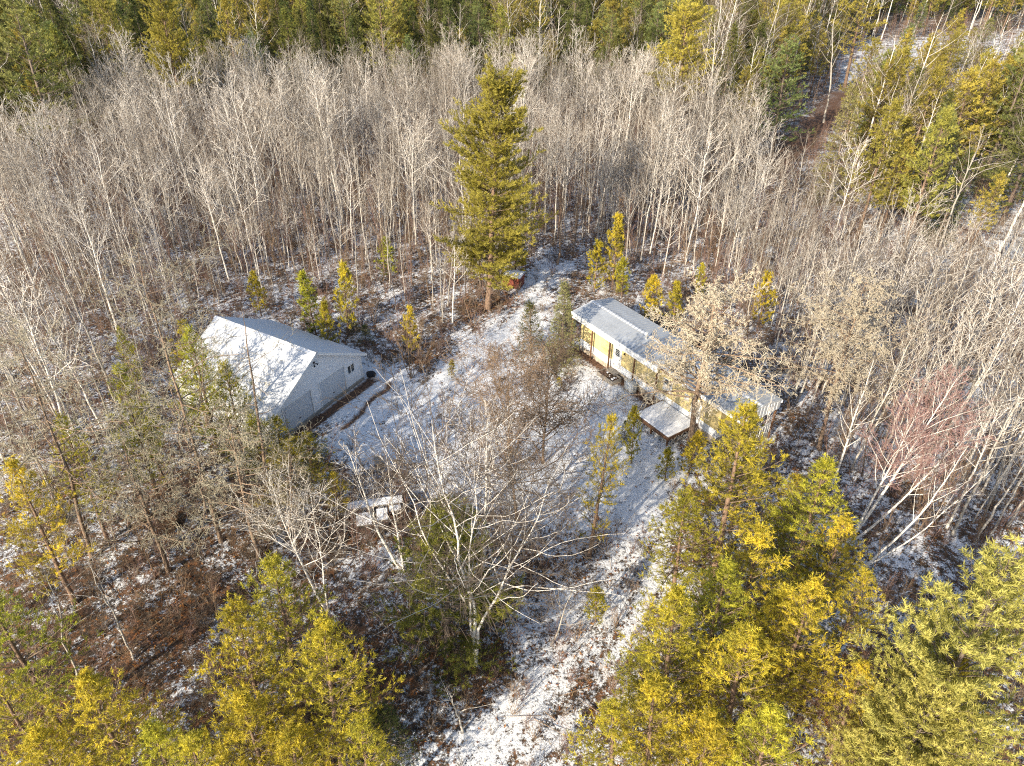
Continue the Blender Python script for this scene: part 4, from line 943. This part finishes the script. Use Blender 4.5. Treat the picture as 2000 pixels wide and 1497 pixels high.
# tall central pine
cp = tree_meshes('tall_pine', pine(11, 24, 5.6, 'broad', t0=.15, dens=1.15, k=11, w=.024, sl=.36, nl=.22, fm='redpine', whorl=.27, gap=.34, upturn=.05))
hero('p', 'tall_pine', 'tallest olive-green pine standing alone in front of the bare grove, upper middle', 'pine', (937, 605), (972, 146), meshes=cp, proto_h=24, wid=5.7, proto_r=5.2)
cp2 = tree_meshes('tall_pine', pine(12, 24, 5.4, 'broad', t0=.38, dens=.75, k=9, w=.034, sl=.42, nl=.26, fm='redpine', whorl=.36, gap=.25, upturn=.05))
J5 = [(j, 12, 2.7) for j in jack_parts]; S3 = [(j, 4.5, 1.15) for j in small_parts]
jl = [  # base, top, width(radius), variant, label
    ((1150, 1090), (1196, 812), 2.1, 1, 'slim golden pine in the open snow left of the deck, rust leaves at its foot'),
    ((1395, 1130), (1452, 800), 3.4, 2, 'wide dark-centred pine in front of the deck and the bleached larch trunk'),
    ((1470, 1040), (1472, 790), 1.7, 0, 'narrow golden pine top poking up before the porch end of the mobile home'),
    ((1560, 1190), (1612, 898), 3.0, 4, 'bright golden pine beside the white birch clump'),
    ((1475, 1290), (1492, 1028), 2.9, 0, 'golden pine crown below the birch clump, second from the right of its row'),
    ((1395, 1350), (1412, 1098), 2.8, 2, 'golden pine crown in the middle of the lower right stand'),
    ((1310, 1440), (1325, 1150), 2.9, 4, 'golden pine at the left edge of the lower right stand beside the snowy track'),
    ((1195, 1560), (1200, 1378), 2.4, 1, 'small golden pine at the bottom edge just right of the snowy track'),
    ((1440, 1500), (1460, 1240), 3.0, 3, 'golden pine at the bottom edge in the lower right stand'),
    ((1560, 1420), (1590, 1130), 2.6, 2, 'olive pine between the golden stand and the snow gap at lower right'),
    ((1640, 1330), (1690, 1120), 2.2, 1, 'olive pine leaning over the snow gap right of the golden stand'),
    ((540, 1400), (530, 1092), 3.0, 1, 'yellow pine with a spiky leader at lower left beside the leaning birch'),
    ((430, 1480), (455, 1180), 2.6, 3, 'yellow-olive pine left of the spiky-leader pine at the bottom'),
    ((620, 1530), (620, 1210), 2.9, 2, 'olive pine at the bottom edge left of the dark green white pine'),
    ((175, 1570), (160, 1312), 2.6, 4, 'bright golden pine at the bottom left corner'),
    ((300, 1600), (290, 1420), 2.3, 0, 'golden pine at the bottom edge right of the corner pine'),
    ((20, 1420), (-30, 1160), 2.8, 3, 'olive pine cut off by the left edge low down'),
    ((700, 1600), (705, 1400), 2.0, 1, 'yellow pine clipped by the bottom edge left of the rust leaves'),
    ((580, 1010), (560, 865), 2.4, 3, 'yellow sprawling pine under the bare snag near the garage'),
    ((505, 950), (488, 800), 1.6, 4, 'yellow pine at the foot of the bare snag in front of the garage roof'),
    ((420, 890), (372, 640), 2.6, 2, 'dark olive pine against the left roof slope of the garage'),
    ((405, 830), (352, 625), 2.3, 0, 'olive pine screening the far left eave of the garage'),
    ((470, 930), (438, 712), 2.3, 2, 'dark olive pine leaning across the lower left roof of the garage'),
    ((290, 1010), (232, 720), 2.0, 3, 'scraggly olive pine behind the lichen-hung dead trees on the left'),
    ((330, 960), (262, 800), 1.8, 1, 'olive pine behind the lichen-covered dead tree on the left'),
    ((90, 1180), (20, 900), 2.4, 0, 'olive pine near the left edge halfway down'),
    ((190, 1060), (120, 820), 1.9, 3, 'thin olive pine left of the lichen-covered dead trees'),
    ((265, 790), (232, 640), 1.2, 4, 'small yellow-green pine left of the garage roof'),
    ((1800, 1540), (1880, 1290), 2.2, 3, 'olive pine at the bottom edge near the right corner'),
    ((1280, 1560), (1285, 1330), 2.6, 0, 'golden pine at the bottom edge, left part of the lower right stand'),
    ((1380, 1600), (1390, 1400), 2.6, 4, 'golden pine clipped by the bottom edge under the lower right stand'),
    ((1500, 1620), (1520, 1390), 2.8, 2, 'olive-golden pine clipped by the bottom edge right of the stand centre'),
    ((1510, 1380), (1535, 1150), 2.6, 4, 'golden pine in the heart of the lower right stand'),
    ((1250, 1400), (1262, 1260), 1.8, 1, 'low olive pine bordering the snowy track on its right'),
    ((1345, 1180), (1340, 960), 2.4, 3, 'dark olive pine in the shade beyond the golden stand, above its left edge'),
    ((1530, 1080), (1560, 930), 2.4, 1, 'shaded olive pine left of the bright golden pine by the birches'),
    ((1620, 1230), (1650, 1010), 2.4, 0, 'golden pine hiding the foot of the birch clump'),
    ((470, 1590), (480, 1360), 2.8, 2, 'yellow-olive pine at the bottom edge, second pine row from the left corner'),
    ((560, 1620), (560, 1420), 2.6, 0, 'yellow pine clipped by the bottom edge at lower left'),
    ((390, 1620), (370, 1440), 2.2, 3, 'olive pine clipped by the bottom edge between the corner pine and the yellow mass'),
    ((100, 1620), (60, 1420), 2.4, 2, 'golden-brown pine clipped by the bottom left corner'),
    ((30, 1560), (-30, 1300), 2.4, 1, 'brownish pine at the left edge near the bottom'),
    ((592, 925), (600, 842), 1.9, 2, 'low olive pine hiding the near left corner of the garage wall'),
    ((540, 930), (536, 812), 1.9, 0, 'yellow pine crown before the lowest part of the garage roof'),
    ((640, 1010), (650, 920), 1.4, 1, 'low yellow pine between the garage and the derelict trailer'),
    ((1650, 1480), (1690, 1300), 2.0, 1, 'thin olive pine standing in the lower right snow gap'),
]
for b, t_, w, v, lab in jl: w *= 1.15; hero('p', 'jack_pine', lab, 'pine', b, t_, meshes=jack_parts[v], proto_h=12, wid=w, proto_r=2.7)
sl_ = [((640, 665), (590, 535), 1.5, 0, 'golden young pine behind the garage, left of the pair'), ((655, 655), (668, 518), 1.3, 1, 'taller golden young pine behind the garage, right of the pair'),
       ((632, 700), (632, 588), 1.2, 2, 'short bright golden pine at the rear eave of the garage'), ((510, 615), (495, 532), 1.1, 1, 'thin young pine behind the garage ridge'),
       ((1195, 570), (1208, 430), 1.7, 0, 'tall yellow-green young pine behind the left end of the mobile home'), ((1160, 575), (1168, 478), 1.4, 2, 'bright yellow young pine behind the left end of the mobile home'),
       ((1222, 585), (1218, 512), 1.1, 1, 'short yellow-green young pine nearest the mobile home roof'), ((1366, 585), (1372, 518), .9, 0, 'small lone yellow pine in the dark trees behind the bleached larch'),
       ((1485, 640), (1500, 535), 1.5, 2, 'dark green young pine among bare poles behind the mobile home'), ((1275, 640), (1278, 548), 1.4, 1, 'dark green young pine close behind the ribbed roof'),
       ((1315, 645), (1322, 558), 1.2, 0, 'second dark green young pine close behind the ribbed roof'), ((985, 540), (1010, 462), 1.9, 2, 'yellow-olive young pine under the skirt of the tallest pine'),
       ((965, 560), (975, 505), 1.4, 0, 'small pine beside the rust-red shed'), ((1290, 905), (1240, 800), .9, 1, 'small green pine at the left corner of the snowy deck'),
       ((1310, 940), (1305, 880), .9, 2, 'yellow sapling pine under the front edge of the snowy deck'), ((1340, 930), (1365, 850), 1.2, 0, 'golden young pine at the foot of the bleached larch'),
       ((880, 735), (882, 700), .5, 1, 'tiny pine beside the tyre tracks in the open yard'), ((1093, 755), (1092, 738), .4, 2, 'tiny pine in the snow left of the planter'),
       ((1170, 1215), (1165, 1150), .9, 1, 'thin green pine seedling in the leaf-strewn snow right of the big birch'), ((760, 545), (752, 468), 1.5, 2, 'olive young pine in the bare trees above the garage'),
       ((800, 690), (800, 600), 1.1, 0, 'olive young pine in the brush between garage and track'), ((1245, 770), (1248, 800), .4, 0, '')]
for b, t_, w, v, lab in sl_:
    if lab: hero('p', 'young_pine', lab, 'pine', b, t_, meshes=small_parts[v], proto_h=4.5, wid=w, proto_r=1.15)
fl_ = [((1045, 690), (1035, 590), 1.6, 0, 'dark green spruce left of the pale spruce by the mobile home'), ((715, 670), (712, 632), .8, 1, 'small dark spruce by the right roof corner of the garage'),
       ((1225, 865), (1222, 822), .6, 1, 'small dark spruce left of the snowy deck'), ((690, 648), (688, 610), .7, 0, 'small dark spruce behind the garage'),
       ((750, 1480), (745, 1380), 1.6, 1, 'dark green young spruce at the bottom left of the white pine'), ((1110, 650), (1112, 600), .9, 0, 'dark spruce tucked behind the left end of the mobile home')]
for b, t_, w, v, lab in fl_: hero('p', 'young_spruce', lab, 'spruce', b, t_, meshes=fir_parts[v], proto_h=3.2, wid=w, proto_r=1.0)
ps = tree_meshes('pale_spruce', pine(33, 9, 1.7, 'spruce', t0=.04, dens=1.0, k=9, w=.018, sl=.2, nl=.1, fm='palespruce', trunk='greybark', whorl=.33, dead_low=False))
hero('p', 'pale_spruce', 'pale yellowish spruce touching the left end of the mobile home', 'spruce', (1098, 718), (1102, 548), meshes=ps, proto_h=9, wid=1.7, proto_r=1.7)
M['soft'] = foliage('soft_pine_needles', (.17, .16, .04), (.42, .38, .09), (.64, .56, .15), alt=(.92, .97, 1.0))
wpn = tree_meshes('soft_pine', pine(34, 12, 3.4, 'white', t0=.06, dens=1.0, k=12, w=.014, sl=.26, nl=.17, fm='white', trunk='greybark', whorl=.42, dead_low=False, gap=.1))
gr = foliage('green_pine_needles', (.07, .08, .018), (.17, .18, .03), (.32, .30, .05)); wpg_m = wpn[1].copy(); wpg_m.materials[1] = gr
hero('p', 'green_pine', 'dense dark green pine under the spreading multi-stemmed birch', 'pine', (872, 1275), (872, 985), meshes=(wpn[0], wpg_m), proto_h=12, wid=4.0, proto_r=3.4)
wp2 = tree_meshes('soft_pine', pine(35, 15, 4.2, 'white', t0=.1, dens=1.0, k=13, w=.019, sl=.3, nl=.2, fm='soft', trunk='greybark', whorl=.5, dead_low=False, gap=.3, upturn=.07))
hero('p', 'white_pine', 'soft pale green white pine filling the lower right corner', 'pine', (1890, 1560), (1985, 1090), meshes=wp2, proto_h=15, wid=4.3, proto_r=4.2)
hero('p', 'white_pine', 'soft pale green white pine just left of the corner one at the bottom', 'pine', (1770, 1620), (1850, 1330), meshes=wp2, proto_h=15, wid=3.6, proto_r=4.2, rz=2)
hero('p', 'white_pine', 'blue-green white pine at the far upper left corner', 'pine', (85, 330), (20, 0), meshes=wp_parts[0], proto_h=18, wid=6.5, proto_r=4.2)
hero('p', 'white_pine', 'deep green white pine with drooping shelves beside the dirt track', 'pine', (1520, 300), (1545, 75), meshes=wp_parts[1], proto_h=18, wid=5.2, proto_r=4.2)
hero('p', 'pale_spruce', 'pale yellow-green spruce standing below the bend of the dirt track', 'spruce', (1625, 400), (1668, 165), meshes=ps, proto_h=9, wid=3.0, proto_r=1.7)
hero('p', 'white_pine', 'dark green pine at the right edge above the aspens', 'pine', (1960, 440), (2030, 235), meshes=wp_parts[0], proto_h=18, wid=5.5, proto_r=4.2, rz=1)
hero('p', 'red_pine', 'tall yellow-olive pine with bare lower trunk rising above the aspens at upper left', 'pine', (366, 285), (305, -30), meshes=cp2, proto_h=24, wid=5.0, proto_r=5.2)
hero('p', 'red_pine', 'big yellow-olive pine at the top right of centre, left of the drooping white pine', 'pine', (1325, 300), (1345, 5), meshes=cp2, proto_h=24, wid=6.0, proto_r=5.2, rz=2.2)
for b, t_, w, k, lab in [((1740, 450), (1775, 230), 3.0, 2, 'yellow-olive pine right of the pale spruce and dirt track'), ((1850, 400), (1905, 140), 4.4, 0, 'yellow-olive pine between the clearing and the leaning bare trees'), ((1560, 180), (1570, -40), 5, 2, 'yellow-olive pine at the top edge left of the snowy clearing'), ((1690, 170), (1700, -60), 5, 1, 'yellow-olive pine at the top edge before the snowy clearing'), ((1420, 230), (1440, 60), 3.6, 0, 'yellow-olive pine between the two big pines at upper right')]:
    hero('p', 'red_pine', lab, 'pine', b, t_, meshes=farpine_parts[k], proto_h=18, wid=w, proto_r=3.4)

# bare single trees
def hb(seed, name, label, cat, base, top, r0, spec, top_t=None, **kw):
    if top_t: kw['top'] = top_t
    xy = W(*base); h = height_at(xy[0], xy[1], top[1]); tx = W(top[0], top[1], h); lean = ((tx[0] - xy[0]) / h, (tx[1] - xy[1]) / h)
    print('%-55s h=%.1f lean %.2f %.2f' % (label[:55], h, *lean))
    st = kw.pop('stems', None)
    if st: st = [(lean[0] * 0 + a, b, c, d) for a, b, c, d in st]
    res = bare_tree(seed, h, r0, spec, lean=lean, stems=st, **kw)
    return plant_tree(name, label, cat, xy, tree_meshes(name, res))
BIR = [(25, 35, 70, .42, .05, .10, 9), (10, 30, 60, .45, .02, .13, 6), (6, 25, 60, .5, .0, .14, 4)]
def stem(base, pts_top):  # stems given by photograph position of their tops
    xy = W(*base); out = []; H0 = None
    for (tx, ty, rs) in pts_top:
        h = height_at(xy[0], xy[1], ty); q = W(tx, ty, h)
        if H0 is None: H0 = h
        out.append(((q[0] - xy[0]) / h, (q[1] - xy[1]) / h, h / H0, rs))
    return H0, out
def multi(seed, name, label, cat, base, tops, r0, spec, **kw):
    xy = W(*base); H0, st = stem(base, tops); print('%-55s h=%.1f' % (label[:55], H0), np.round(st, 2).tolist())
    res = bare_tree(seed, H0, r0, spec, stems=st, **kw); return plant_tree(name, label, cat, xy, tree_meshes(name, res))
multi(51, 'birch', 'wide multi-stemmed white birch spreading over the dark green pine, bottom centre', 'birch', (930, 1300), [(850, 815, 1), (765, 905, .8), (1070, 930, .85), (955, 850, .65)], .11, BIR, fork=.3, t0=.36, tmat='birch', wob=.09, cmat='twig', crown_pow=.5, minr=.010)
hb(52, 'birch', 'straight white birch rising behind the multi-stemmed birch', 'birch', (943, 1115), (950, 800), .12, BIR, lvl=2, t0=.32, tmat='birch', cmat='twig', crown_pow=.6, minr=.009)
multi(53, 'birch', 'leaning forked birch whose crown overhangs the derelict trailer', 'birch', (788, 1115), [(672, 868, 1), (760, 880, .8)], .11, [(15, 30, 55, .36, .08, .09, 8), (7, 28, 55, .42, .04, .12, 5), (4, 25, 55, .5, .0, .14, 3)], lvl=2, t0=.3, tmat='birch', cmat='twig', crown_pow=.6, minr=.009)
multi(54, 'birch', 'slender leaning birch left of the derelict trailer', 'birch', (642, 1195), [(512, 935, 1), (590, 950, .7)], .09, BIR[:3], lvl=2, t0=.35, tmat='birch', cmat='twig', crown_pow=.7, minr=.009)
multi(55, 'birch', 'clump of long white birch stems with a purplish twig haze on the right', 'birch', (1652, 1060), [(1868, 735, 1), (1800, 790, .85), (1905, 830, .8)], .12, [(26, 22, 48, .28, .06, .08, 8), (11, 25, 50, .45, .03, .1, 5), (9, 25, 50, .5, .02, .1, 3)], t0=.42, tmat='birch', cmat='twig_haze', wob=.02, crown_pow=.5, minr=.0085)
multi(56, 'birch', 'forked white birch right of the long-stemmed birch clump', 'birch', (1680, 1110), [(1880, 870, 1), (1945, 900, .7)], .09, [(14, 25, 45, .25, .06, .08, 7), (7, 25, 45, .45, .03, .1, 5), (5, 25, 50, .5, .02, .1, 3)], t0=.4, tmat='birch', cmat='twig', wob=.06, minr=.008)
hb(57, 'birch', 'white birch behind the bright golden pine, left of the birch clump', 'birch', (1625, 950), (1705, 700), .10, ASP_HI, t0=.3, tmat='birch', cmat='twig', minr=.009)
hb(58, 'bare_tree', 'bleached bare sapling in front of the porch end of the mobile home', 'bare tree', (1478, 955), (1512, 770), .07, [(14, 12, 30, .34, .06, .08, 6), (6, 20, 40, .4, .03, .1, 3)], t0=.35, tmat='birch', cmat='birch', minr=.012)
hb(59, 'gnarled_tree', 'gnarled spreading brown tree alone between the tallest pine and the yellow young pines', 'bare tree', (1088, 520), (1095, 385), .13, [(7, 50, 80, .5, .12, .12, 8), (6, 35, 60, .4, .05, .15, 5), (4, 30, 60, .4, 0, .15, 3)], t0=.3, tmat='dead', cmat='brush', wob=.1, minr=.012)
LARCH = [(90, 60, 100, .31, .02, .15, 8), (19, 40, 85, .27, -.04, .28, 4), (9, 35, 90, .42, 0, .4, 3)]
hb(60, 'dead_larch', 'bleached lichen-covered dead larch with a thick pinkish trunk in front of the mobile home', 'dead tree', (1345, 888), (1398, 560), .27, LARCH, t0=.36, tmat='dead', cmat='lichen', crown_pow=.4, minr=.02, wob=.03, lumps=.4)
hb(61, 'dead_larch', 'pale lichen-covered dead larch among the aspens on the right', 'dead tree', (1600, 880), (1695, 545), .17, LARCH, t0=.4, tmat='dead', cmat='lichen', crown_pow=.5, minr=.017, lumps=.4)
L3 = [(62, 60, 105, .33, .01, .17, 8), (15, 40, 85, .27, -.02, .28, 4), (7, 35, 90, .42, 0, .35, 3)]
for sd_, b, t_, lab in [(62, (432, 1060), (290, 500), 'tallest lichen-hung dead tree left of the garage with long crooked limbs'), (63, (505, 1090), (420, 800), 'lichen-hung dead tree low in front of the garage roof'), (64, (180, 1090), (30, 650), 'lichen-hung dead tree near the left edge with a reddish trunk'), (65, (330, 1120), (235, 850), 'tangled dead tree between the two tall dead trees on the left'), (66, (1010, 1010), (995, 700), 'brown twiggy dead tree in the middle of the yard'), (67, (1060, 900), (1070, 690), 'smaller brown twiggy tree right of the mid-yard dead tree'), (68, (560, 1050), (560, 880), 'low dead tree between the yellow sprawling pine and the leaning birch')]:
    brown = 'yard' in lab
    hb(sd_, 'dead_tree', lab, 'dead tree', b, t_, .15 if not brown else .11, L3 if not brown else [(64, 40, 75, .42, .03, .15, 7), (15, 35, 65, .4, 0, .2, 5), (9, 30, 60, .45, 0, .2, 3)], t0=.2 if brown else .3, tmat='dead', cmat='lichen_grey' if not brown else 'brush', crown_pow=.4, minr=.010 if brown else .0105, wob=.05, lumps=.4)
hb(70, 'snag', 'thin bare snag pole with stubby limbs in front of the garage roof', 'dead tree', (522, 975), (468, 608), .14, [(16, 70, 110, .13, .02, .14, 6), (3, 40, 80, .35, 0, .2, 3)], t0=.22, tmat='dead', cmat='lichen', crown_pow=.3, minr=.014, top_t=.9)
for sd_, b, t_, lab in [(71, (262, 1290), (165, 1085), 'crooked bare birch at lower left leaning over the brown litter'), (72, (150, 1330), (95, 1120), 'crooked low birch at the far lower left'), (73, (905, 1430), (880, 1340), 'small forked bare sapling at the bottom left of the snowy track'), (74, (1075, 1260), (1115, 1150), 'thin pale bare sapling standing in the snow right of the big birch')]:
    hb(sd_, 'bare_sapling', lab, 'bare tree', b, t_, .07, [(12, 35, 70, .42, .06, .14, 7), (6, 30, 60, .42, .03, .15, 4), (3, 30, 60, .4, 0, .15, 2)], t0=.4, tmat='aspen', cmat='twig', wob=.11, minr=.009)
multi(75, 'bare_bush', 'tall tan many-stemmed bush between the garage corner and the tyre tracks', 'bush', (802, 735), [(785, 575, 1), (830, 600, .8), (760, 610, .8), (850, 650, .6), (800, 640, .7)], .05, [(12, 18, 40, .28, .1, .08, 6), (6, 20, 40, .4, .05, .1, 3), (4, 20, 40, .4, 0, .1, 2)], t0=.2, tmat='brush', cmat='brush', minr=.009, trunk_k=5)
multi(77, 'bare_bush', 'reddish-brown brush heap hiding the foot of the tallest pine', 'bush', (925, 640), [(900, 560, 1), (960, 570, .8), (930, 580, .8), (985, 600, .6), (880, 600, .6)], .04, [(12, 22, 55, .34, .06, .1, 6), (7, 20, 50, .4, .03, .12, 3), (4, 20, 45, .4, 0, .1, 2)], t0=.1, tmat='brush', cmat='twig_red', minr=.010, trunk_k=5)
multi(78, 'bare_bush', 'tangled brown thicket at the rear right corner of the mobile home', 'bush', (1560, 860), [(1540, 780, 1), (1600, 790, .8), (1575, 800, .8), (1520, 810, .6)], .045, [(12, 22, 55, .38, .06, .1, 6), (7, 20, 50, .4, .03, .12, 3), (4, 20, 45, .4, 0, .1, 2)], t0=.1, tmat='brush', cmat='brush', minr=.010, trunk_k=5)
multi(76, 'bare_bush', 'pale many-stemmed bush in the snow in front of the tan bush', 'bush', (858, 870), [(820, 700, 1), (900, 690, .8), (870, 740, .8), (790, 760, .6)], .045, [(12, 18, 40, .28, .1, .08, 6), (6, 20, 40, .4, .05, .1, 3), (3, 20, 40, .4, 0, .1, 2)], t0=.2, tmat='twig', cmat='twig', minr=.009, trunk_k=5)
for b, t_, k, lab in [((1385, 350), (1402, 30), 0, 'white bare trunk between the big yellow pine and the drooping white pine'), ((1462, 265), (1515, 60), 1, 'pale forked bare tree left of the drooping white pine'), ((1700, 375), (1760, 150), 2, 'leaning forked white bare tree right of the pale spruce'), ((1735, 340), (1850, 20), 1, 'long leaning white bare tree before the snowy clearing'), ((1888, 372), (1985, 140), 3, 'strongly leaning white bare tree near the right edge'), ((1608, 240), (1640, 0), 2, 'bare tree standing over the bend of the dirt track'), ((765, 130), (755, -60), 1, 'brightest white double-trunked bare tree in the evergreen wall'), ((690, 150), (680, -60), 3, 'white bare tree left of the brightest one in the evergreen wall'), ((155, 240), (210, 20), 0, 'spreading grey bare tree in front of the upper left evergreens'), ((1245, 160), (1250, 20), 2, 'thin dead trunk with short limbs before the dark spruces')]:
    hero('b', 'tall_bare_tree', lab, 'bare tree', b, t_, meshes=big_parts[k], proto_h=19)

# ---------------------------------------------------------------- ground cover
def patches(n, r, pad=.2, poly_ok=None, wt=None):
    P = np.column_stack([r.uniform(-60, 60, n), r.uniform(17, 110, n)]); P = P[seen(P, 1, 10)]
    return P[free_of_buildings(P, pad)]
def ground_stuff():
    r = np.random.default_rng(77)
    # rusty ferns and oak leaves
    P = patches(260000, r); c = cover(P[:, 0], P[:, 1]); w = np.zeros(len(P))
    for (cx, cy), rr, a in RUST: w += a * np.exp(-((P[:, 0] - cx) ** 2 + (P[:, 1] - cy) ** 2) / (rr * rr))
    pr = np.clip(w * .55 + .02 + .10 * smooth(.35, .6, c), 0, 1) * (.4 + .6 * (np.sin(P[:, 0] * 2.1) * np.sin(P[:, 1] * 2.3) > -.2))
    P = P[r.random(len(P)) < pr]; n = len(P); print('fern leaves', n)
    z = terrain(P[:, 0], P[:, 1]); D = r.normal(0, 1, (n, 3)); D[:, 2] = np.abs(D[:, 2]) * .6 + .15; D /= np.linalg.norm(D, axis=1)[:, None]
    A = Acc(); shoots(A, r, np.column_stack([P, z]), D, .12, .14 * r.uniform(.6, 1.5, n), 4, .035, 0, fwd=.5)
    tag(obj('fern_litter', A.mesh('fern_litter', M['fern'])), 'rust-brown dead ferns and leaves lying on the snow', 'fern litter', kind='stuff')
    # dead grass and weed stalks
    P = patches(150000, r); c = cover(P[:, 0], P[:, 1]); P = P[r.random(len(P)) < np.clip((c - .1) * .55, .03, .5)]; n = len(P); print('grass', n)
    z = terrain(P[:, 0], P[:, 1]); D = r.normal(0, .5, (n, 3)); D[:, 2] = 1; D /= np.linalg.norm(D, axis=1)[:, None]
    A = Acc(); shoots(A, r, np.column_stack([P, z - .02]), D, .03, .28 * r.uniform(.4, 1.5, n), 5, .009, 0, fwd=1.2)
    tag(obj('dead_grass', A.mesh('dead_grass', M['grass'])), 'dry tan grass blades poking through the thin snow', 'grass', kind='stuff')
    # bare shrubs
    SH = [bare_tree(500 + i, 1.5, .014, [(9, 20, 50, .45, .06, .12, 4), (5, 25, 50, .45, .02, .15, 3)], t0=.1, tmat=['brush', 'twig', 'twig_red'][i], cmat=['brush', 'twig', 'twig_red'][i], minr=.006, trunk_k=4,
          stems=[(math.cos(a) * .3, math.sin(a) * .3, .7 + .3 * math.cos(a * 3), 1) for a in (0.3, 1.6, 2.9, 4.1, 5.3)]) for i in range(3)]
    P = patches(22000, r, .5); c = cover(P[:, 0], P[:, 1]); px_, py_ = proj(P[:, 0], P[:, 1], 0 * P[:, 0])
    P = P[r.random(len(P)) < np.clip((c - .16) * 1.5, .01, .8)]; print('shrubs', len(P))
    sh = proto_row([joined('bare_shrub', s) for s in SH], 'bare_shrub', 'small bare many-stemmed shrub sticking out of the snow', 'shrub', P[:3], 'small bare shrubs in the snow')
    scatter('shrub_undergrowth', ('bare twiggy undergrowth covering the forest floor', 'undergrowth'), P, sh, r.uniform(.3, 1.7, len(P)) * r.uniform(.6, 1, len(P)), tiltr=.15)
    P = jitter(-150, 190, 80, 260, 1.9, r); qx, qy = proj(P[:, 0], P[:, 1], 0 * P[:, 0])
    P = P[(qx > 1380) & (qx < 2100) & (qy < 560) & (qy > 60) & (~pinpoly(P[:, 0], P[:, 1], CLEAR) | (r.random(len(P)) < .25)) & (seg_dist(P[:, 0], P[:, 1], ROAD) > 3.2) & ~pinpoly(qx, qy, GROVE)]
    scatter('trackside_brush', ('reddish-brown leafless brush filling the forest beside the dirt track', 'brush'), P, pr_s, r.uniform(.3, .95, len(P)), tiltr=.1)
    P = jitter(-60, 60, 18, 64, 1.2, r); qx, qy = proj(P[:, 0], P[:, 1], 0 * P[:, 0])
    P = P[seen(P, 3, 20) & free_of_buildings(P, .8) & (yardness(P[:, 0], P[:, 1]) < .05) & (qy > 640)]; px_, py_ = proj(P[:, 0], P[:, 1], 0 * P[:, 0]); P = P[r.random(len(P)) < np.where((px_ < 760) | (px_ > 1300), .5, .4)]
    scatter('foreground_brush', ('tan leafless brush tangled between the near pines', 'brush'), P, sh + pr_s[:2], r.uniform(.35, .95, len(P)), idx=None, tiltr=.2)
    # fallen branches and logs
    A = Acc(); P = patches(1500, r, .4); c = cover(P[:, 0], P[:, 1]); P = P[c > .3][:700]
    for x, y in P:
        a = r.uniform(0, 6.28); L = r.uniform(.5, 2.6); q = np.array([math.cos(a), math.sin(a)]) * L; rad = r.uniform(.012, .04)
        A.segs([[x, y, terrain(x, y) + .03]], [[x + q[0], y + q[1], terrain(x + q[0], y + q[1]) + r.uniform(.03, .3)]], [rad], [rad * .5], 4, int(r.random() < .5))
    tag(obj('fallen_branches', A.mesh('fallen_branches', [M['dead'], M['brush']])), 'fallen sticks and branches littering the forest floor', 'deadwood', kind='stuff')
ground_stuff()
flag_tape(1178, 1047, .6, 'small orange float hanging low by the slim golden pine')
print('objects', len(SC.objects))
